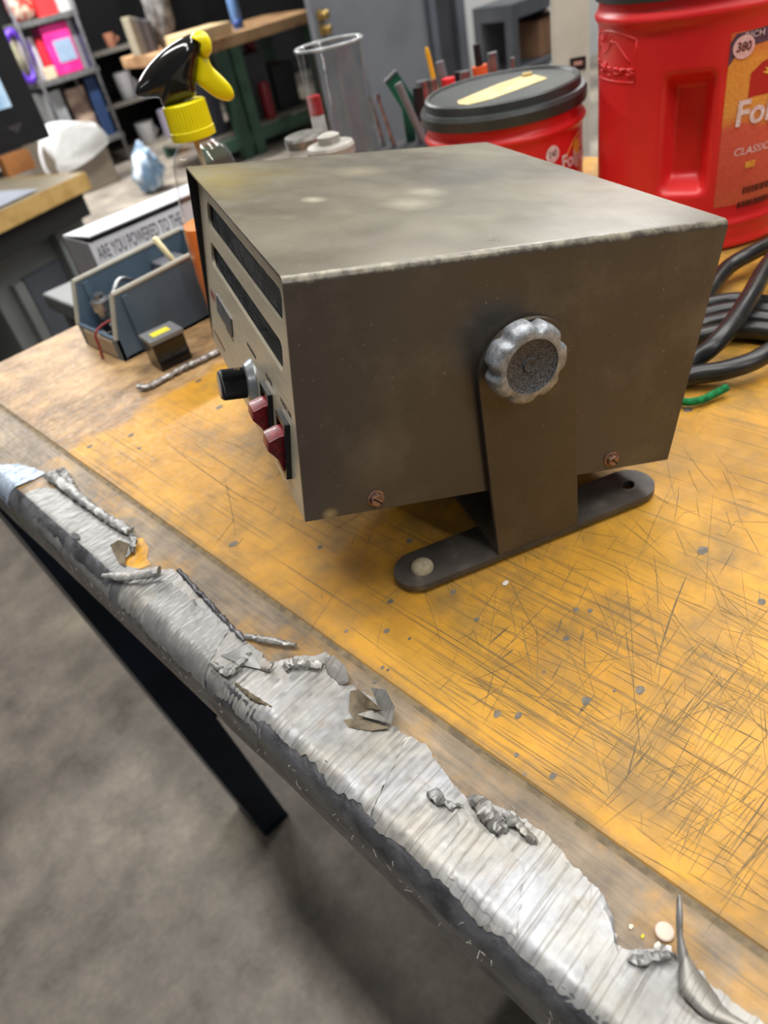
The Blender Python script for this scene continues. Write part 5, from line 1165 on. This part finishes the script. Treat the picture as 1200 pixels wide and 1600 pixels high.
fin('triangle_mark', bm, pm('mark_grey', C(66, 62, 66), .4), mon)
bm = bmesh.new(); b_box(bm, q.x-.36, q.x-.26, YM+.05, YM+.08, .745, zq+.3); fin('stand_neck', bm, M_MON, mon)
bm = bmesh.new(); b_box(bm, q.x-.45, q.x-.17, YM-.02, YM+.18, .731, .745, bev=.003); fin('stand_foot', bm, M_MON, mon)
o_ = at(58, 262, .731); bm = bmesh.new(); b_box(bm, o_.x-.10, o_.x, o_.y, o_.y+.06, .731, .731+.06, bev=.002); tag(fin('cardboard_box', bm, pm('box_orange', C(176, 118, 66), .8, col2=C(150, 98, 54), scale=10)), 'small orange brown box on the desk under the monitor', 'box')
# rack with shelves, far left
YR = 6.30
xl, xr = aty(52, 100, YR).x, aty(176, 175, YR).x
M_CHR = pm('rack_chrome', C(150, 150, 156), .35, .6, col2=C(120, 120, 126), scale=20); M_SHF = pm('rack_shelf', C(118, 118, 116), .55, .2, col2=C(96, 96, 94), scale=8)
rack = thing('wire_rack', 'grey metal storage rack full of boxes in the far left background', 'rack', ((xl+xr)/2, YR+.25, 0))
for xx in (xl, xr):
    for yy in (YR, YR+.45): bm = bmesh.new(); b_tube(bm, [Vector((xx, yy, 0)), Vector((xx, yy, 1.9))], .014, 8); fin('post', bm, M_CHR, rack, smooth=True)
zs1, zs2, zs3 = aty(72, 26, YR).z, aty(105, 117, YR).z, .22
for z in (zs3, zs2, zs1):
    bm = bmesh.new(); b_box(bm, xl-.02, xr+.02, YR-.01, YR+.46, z-.035, z); sh_ = fin('shelf', bm, M_SHF, rack)
    for i in range(12):
        bm = bmesh.new(); b_box(bm, xl+(xr-xl)*(i+.3)/12, xl+(xr-xl)*(i+.3)/12+.012, YR-.016, YR-.01, z-.03, z+.004); fin('wire', bm, M_CHR, sh_)
def bx(name, lab, cat, x0, x1, y0, y1, z0, z1, mat, bev=.004, grp=None):
    bm = bmesh.new(); b_box(bm, x0, x1, y0, y1, z0, z1, bev=bev); return tag(fin(name, bm, mat), lab, cat, grp)
G_ = 'things on the grey rack'
X = lambda px, py, Y=YR: aty(px, py, Y).x
Z = lambda px, py, Y=YR: aty(px, py, Y).z
# top shelf
M_BAG = pm('bag_red', C(226, 70, 62), .5, col2=C(236, 214, 190), scale=22, lo=.45, hi=.55)
bm = bmesh.new(); b_inflate(bm, smooth_closed([(0, 0), (.14, 0), (.16, .12), (.12, .26), (.02, .26), (-.02, .12)], 3), fr((X(32, 20), YR+.14, zs1), (1, 0, 0), (0, 0, 1), (0, -1, 0)), .08, 4)
zm = min(v_.co.z for v_ in bm.verts); bm.transform(T(0, 0, zs1-zm)); tag(fin('snack_bag', bm, M_BAG, smooth=True), 'puffy red and cream bag on the top rack shelf', 'bag', G_)
bx('carton', 'red box right of the puffy bag on the top rack shelf', 'box', X(66, 18), X(92, 12), YR+.03, YR+.2, zs1, zs1+.22, pm('box_red', C(222, 60, 64), .5), grp=G_)
bx('carton', 'pale box at the right end of the top rack shelf', 'box', X(95, 12), X(122, 8), YR+.05, YR+.25, zs1, zs1+.2, pm('box_pale', C(206, 206, 204), .6), grp=G_)
# middle shelf: pink box with window
pk = thing('toy_box', 'hot pink box with pale blue window on the grey rack', 'box', ((X(92, 100)+X(128, 100))/2, YR+.12, zs2), None, G_)
px0, px1, pz1 = X(93, 115), X(133, 105), min(Z(85, 32), zs1-.05)
bm = bmesh.new(); b_box(bm, px0, px1, YR+.02, YR+.2, zs2, pz1, bev=.01); fin('box_body', bm, pm('hot_pink', C(238, 62, 152), .4, col2=C(224, 40, 132), scale=8), pk)
bm = bmesh.new(); b_box(bm, px0+.05, px1-.02, YR+.016, YR+.02, zs2+.08, pz1-.10); fin('window', bm, pm('window_blue', C(150, 172, 198), .3), pk)
bx('carton', 'slim red box beside the pink box on the grey rack', 'box', px0-.06, px0-.012, YR+.04, YR+.2, zs2, zs2+.26, pm('box_red2', C(222, 44, 60), .5), grp=G_)
bx('carton', 'slim white box left of the red one on the grey rack', 'box', px0-.14, px0-.075, YR+.05, YR+.2, zs2, zs2+.28, pm('box_white', C(206, 202, 210), .6), grp=G_)
bx('carton', 'beige low box at the rack edge below the red box', 'box', px0-.11, px0-.02, YR-.005, YR+.020, zs2, zs2+.08, pm('box_beige', C(206, 186, 158), .7), grp=G_)
bx('book', 'grey white book right of the pink box on the grey rack', 'book', px1+.01, px1+.05, YR+.05, YR+.25, zs2, zs2+.36, pm('book_grey', C(150, 148, 154), .6), grp=G_)
bx('book', 'dark violet book at the right end of the middle rack shelf', 'book', px1+.055, px1+.09, YR+.05, YR+.25, zs2, zs2+.3, pm('book_violet', C(74, 70, 96), .6), grp=G_)
bm = bmesh.new(); cc_ = Vector((X(42, 100), YR+.05, zs2+.17)); b_tube(bm, [cc_+Vector((.075*math.cos(a_), 0, .155*math.sin(a_))) for a_ in [2*PI*i/28 for i in range(28)]], .026, 10, closed=True)
zm = min(v_.co.z for v_ in bm.verts); bm.transform(T(0, 0, zs2-zm)); tag(fin('purple_ring', bm, pm('purple_plastic', C(88, 46, 170), .4), smooth=True), 'purple plastic ring standing at the left of the grey rack', 'ring', G_)
bm = bmesh.new(); bmesh.ops.create_icosphere(bm, subdivisions=3, radius=1)
for v_ in bm.verts: v_.co = Vector((v_.co.x*.08, v_.co.y*.07, v_.co.z*.15))*(1+.15*noise.noise(v_.co*2))
zm = min(v_.co.z for v_ in bm.verts); bm.transform(T(X(30, 60), YR+.25, zs2-zm)); tag(fin('plush_bag', bm, pm('bag_green', C(150, 150, 120), .8, col2=C(206, 178, 168), scale=12), smooth=True), 'soft greenish pink bag behind the purple ring', 'bag', G_)
# below the middle shelf
bx('picture_board', 'tan and cream patterned board below the middle rack shelf', 'board', X(128, 190), X(160, 190), YR+.1, YR+.13, zs3, zs2-.10, pm('board_tan', C(186, 160, 140), .7, col2=C(120, 98, 92), scale=9), grp=G_)
bx('picture_board', 'tall navy blue panel at the right of the grey rack', 'board', X(163, 195), X(180, 195), YR+.04, YR+.07, zs3, zs2-.06, pm('board_navy', C(36, 58, 96), .6), grp=G_)
bx('plastic_tub', 'pale grey tub on the low rack shelf behind the white bin', 'tub', X(95, 200), X(122, 200), YR+.06, YR+.35, zs3, zs3+.40, pm('tub_grey', C(150, 152, 154), .6), grp=G_)
# black shelving unit right of the rack
YB = 6.75; M_BS = pm('shelf_black', C(16, 16, 17), .6); M_BSE = pm('shelf_edge', C(150, 146, 138), .5)
bx0, bx1 = X(150, 60, YB)-.42, X(285, 160, YB)
bs = thing('shelving_unit', 'black shelving unit with pale shelf edges right of the grey rack', 'shelves', ((bx0+bx1)/2, YB+.25, 0))
for xx in (bx0, bx1-.04): bm = bmesh.new(); b_box(bm, xx, xx+.04, YB, YB+.5, 0, 2.0); fin('side_panel', bm, M_BS, bs)
bm = bmesh.new(); b_box(bm, bx0+.04, bx1-.04, YB+.48, YB+.5, 0, 2.0); fin('back_panel', bm, M_BS, bs)
SHZ = [Z(165, 78, YB), Z(195, 158, YB), Z(228, 230, YB)]
for z in SHZ:
    bm = bmesh.new(); b_box(bm, bx0+.04, bx1-.04, YB+.012, YB+.48, z-.03, z); sh_ = fin('shelf', bm, M_BS, bs)
    bm = bmesh.new(); b_box(bm, bx0+.04, bx1-.04, YB, YB+.012, z-.032, z+.002); fin('shelf_edge', bm, M_BSE, sh_)
def cup(lab, x, y, z, R, H, mat):
    bm = bmesh.new(); b_lathe(bm, [(0, 0), (R*.85, 0), (R*.88, .004), (R, H), (R-.006, H), (R*.8, .01), (0, .01)], 24, T(x, y, z)); c_ = thing('cup', lab, 'cup', (x, y, z), None, 'cups on the black shelving'); fin('cup_body', bm, mat, c_, ang=.6)
    bm = bmesh.new(); b_tube(bm, [Vector((x+R*.9+.035*math.sin(PI*i/8), y, z+H*(.25+.5*i/8))) for i in range(9)], .008, 6); fin('cup_handle', bm, mat, c_, smooth=True)
M_CUPW = pm('cup_white', C(214, 212, 214), .4)
cup('tall white cup on the middle black shelf', X(202, 150, YB+.1), YB+.1, SHZ[1], .075, .2, M_CUPW)
cup('white mug on the lowest black shelf', X(232, 215, YB+.1), YB+.1, SHZ[2], .085, .18, M_CUPW)
cup('small orange pink cup on the upper black shelf', X(172, 62, YB+.1), YB+.1, SHZ[0], .045, .10, pm('cup_orange', C(206, 140, 110), .5))
bx('panel_board', 'pale lavender upright board beside the black shelving', 'board', X(252, 200, YB), X(262, 200, YB), YB-.12, YB-.02, 0, Z(250, 170, YB), pm('board_lavender', C(172, 164, 184), .7))
# white hooded bin and blue bag on the floor
YH = 5.75
def pxy(pts, Y): return [(aty(*p, Y).x, aty(*p, Y).z) for p in pts]
hb_ = thing('hooded_bin', 'white hooded plastic bin with taupe base on the floor behind the desk', 'bin', (X(130, 270, YH), YH+.2, 0))
FMH = fr((0, YH, 0), (1, 0, 0), (0, 0, 1), (0, -1, 0))
base_o = pxy([(62, 222), (72, 222), (100, 270), (140, 252), (171, 222), (176, 250)], YH); xr_ = base_o[-1][0]
bm = bmesh.new(); b_prism(bm, [(base_o[0][0], 0), (xr_, 0), (xr_, base_o[4][1]), (base_o[3][0], base_o[3][1]), (base_o[2][0], base_o[2][1]), (base_o[0][0], base_o[0][1])], FMH, -.4, 0, bev=.01); fin('bin_base', bm, pm('taupe_plastic', C(128, 118, 104), .5, col2=C(116, 106, 94), scale=5), hb_)
bm = bmesh.new(); b_prism(bm, smooth_closed(pxy([(78, 224), (82, 212), (90, 205), (115, 193), (140, 190), (154, 197), (171, 218), (166, 226), (140, 250), (112, 266), (94, 272), (87, 250)], YH-.015), 4), fr((0, YH-.015, 0), (1, 0, 0), (0, 0, 1), (0, -1, 0)), -.43, 0, bev=.02); fin('hood', bm, pm('hood_white', C(228, 230, 230), .35), hb_, ang=.7)
bm = bmesh.new(); P = [aty(*p, YH-.03) for p in ((64, 224), (64, 240), (70, 262), (76, 272))]; b_tube(bm, smooth_open(P, 5), .014, 8); fin('rim', bm, pm('hood_white2', C(220, 220, 222), .4), hb_, smooth=True)
bg_ = at(240, 300, 0); bm = bmesh.new(); bmesh.ops.create_icosphere(bm, subdivisions=4, radius=1)
for v_ in bm.verts:
    k_ = 1+.25*noise.noise(v_.co*2.2)+.12*noise.noise(v_.co*6); v_.co = Vector((v_.co.x*.10*k_*(1.0-.5*v_.co.z), v_.co.y*.09*k_, v_.co.z*.15*k_))
zm = min(v_.co.z for v_ in bm.verts); bm.transform(T(bg_.x+.02, bg_.y, -zm)); tag(fin('plastic_bag', bm, pm('bag_blue', C(112, 142, 172), .25, col2=C(206, 216, 224), scale=9, lo=.45, hi=.6), smooth=True), 'crumpled pale blue plastic bag on the floor left of the spray bottle', 'bag')
rb_ = at(112, 365, 0); bx('tool_case', 'small dark red case on the floor beside the desk pedestal', 'case', rb_.x-.07, rb_.x+.03, rb_.y, rb_.y+.2, 0, .17, pm('case_red', C(150, 22, 30), .5))
# green framed workbench with wooden top
YG = 4.86; gx0, gx1 = X(203, 88, YG+.55), X(500, 10, YG)
zg = aty(366, 52, YG).z; M_GRN2 = pm('green_frame', C(58, 88, 72), .5, col2=C(44, 70, 56), scale=6); M_WT = pm('bench_wood', C(176, 142, 104), .6, col2=C(128, 92, 62), scale=5)
gb = thing('green_workbench', 'wooden topped workbench with green steel frame in the background', 'workbench', ((gx0+gx1)/2, YG+.35, 0))
n_b = 4
for i in range(n_b):
    bm = bmesh.new(); y0_ = YG+.70*i/n_b; b_box(bm, gx0, gx1, y0_, y0_+.70/n_b-.004, zg-.07, zg, bev=.004); fin('top_plank', bm, M_WT, gb)
lx = X(392, 150, YG)
for xx in (gx0+.36, lx-.045, gx1-.13):
    for yy in (YG+.03, YG+.6): bm = bmesh.new(); b_box(bm, xx, xx+.085, yy, yy+.07, 0, zg-.07); fin('leg', bm, M_GRN2, gb)
for yy in (YG+.04, YG+.61): bm = bmesh.new(); b_box(bm, gx0+.06, gx1-.06, yy, yy+.05, .08, .16); fin('rail', bm, M_GRN2, gb)
bm = bmesh.new(); b_box(bm, gx0+.05, gx1-.05, YG+.1, YG+.6, .16, .18); fin('lower_shelf', bm, pm('ply_grey', C(112, 108, 98), .8), gb)
GB = 'things on the green workbench'
for i in range(5):
    x_ = X(214, 70, YG+.4)+.032*i; bx('book', ['thick cream book at the left end of the green workbench', 'grey book next to the cream one on the green workbench', 'dark grey book in the middle of the row on the green workbench', 'slate book fourth in the row on the green workbench', 'charcoal book at the right of the row on the green workbench'][i], 'book', x_, x_+.030, YG+.4, YG+.5, zg, zg+.22-.012*i, pm('bookc_%d' % i, [C(150, 142, 122), C(132, 128, 126), C(92, 90, 96), C(112, 110, 120), C(74, 72, 76)][i], .7), grp=GB)
bm = bmesh.new(); bmesh.ops.create_icosphere(bm, subdivisions=4, radius=1)
for v_ in bm.verts:
    k_ = 1+.22*noise.noise(v_.co*1.8+Vector((3, 0, 0)))+.1*noise.noise(v_.co*5); v_.co = Vector((v_.co.x*.10*k_+.03*v_.co.z, v_.co.y*.09*k_, v_.co.z*.24*k_))
zm = min(v_.co.z for v_ in bm.verts); bm.transform(T(X(262, 60, YG+.45), YG+.45, zg-zm)); tag(fin('cloth_bundle', bm, pm('cloth_grey', C(128, 126, 124), .9, col2=C(84, 82, 82), scale=14), smooth=True), 'grey cloth bundle standing on the green workbench', 'cloth', GB)
bx('wooden_tray', 'low pale wooden tray on the green workbench above its leg', 'tray', X(292, 62, YG+.03), X(364, 48, YG+.03), YG+.03, YG+.3, zg, zg+.07, pm('tray_wood', C(206, 180, 138), .7), grp=GB)
bt = thing('blue_bottle', 'tall blue bottle standing on the green workbench', 'bottle', (X(372, 38, YG+.2), YG+.2, zg), None, GB)
bm = bmesh.new(); b_lathe(bm, [(0, 0), (.036, 0), (.038, .004), (.038, .2), (.03, .23), (.014, .25), (.014, .28), (0, .28)], 24, T(X(372, 38, YG+.2), YG+.2, zg)); fin('bottle_body', bm, pm('bottle_blue', C(96, 130, 178), .35), bt, ang=.6)
bm = bmesh.new(); b_lathe(bm, [(.0385, .01), (.0388, .01), (.0388, .06), (.0385, .06)], 24, T(X(372, 38, YG+.2), YG+.2, zg)); fin('bottle_label', bm, pm('label_navy', C(40, 70, 130), .5), bt, smooth=True)
# boxes under the green workbench
for (pxa, pxb, py, hh, lb, col) in ((395, 440, 200, .42, 'dark grey crate under the green workbench', C(54, 54, 58)), (444, 478, 190, .3, 'black case under the right of the green workbench', C(26, 26, 28)), (300, 352, 190, .36, 'slate grey crate under the left of the green workbench', C(58, 60, 70))):
    bx('crate', lb, 'crate', X(pxa, py, YG+.2), X(pxb, py, YG+.2), YG+.2, YG+.5, .18, .18+hh, pm('crate_%d' % pxa, col, .7), grp='crates under the green workbench')
for (px, py, lb) in ((408, 140, 'small dark red can on the dark grey crate'), (428, 200, 'tall dark red can standing on the lower shelf of the green workbench')):
    zz_ = .60 if py < 150 else .18; xx = X(px, py, YG+.12 if py > 150 else YG+.3); yy = YG+.12 if py > 150 else YG+.3
    bm = bmesh.new(); b_lathe(bm, [(0, 0), (.04, 0), (.042, .004), (.042, .22 if py > 150 else .1), (.03, .24 if py > 150 else .11), (0, .24 if py > 150 else .11)], 20, T(xx, yy, zz_)); tag(fin('paint_can', bm, pm('can_darkred', C(112, 18, 28), .45), ang=.6), lb, 'can', 'red cans under the green workbench')
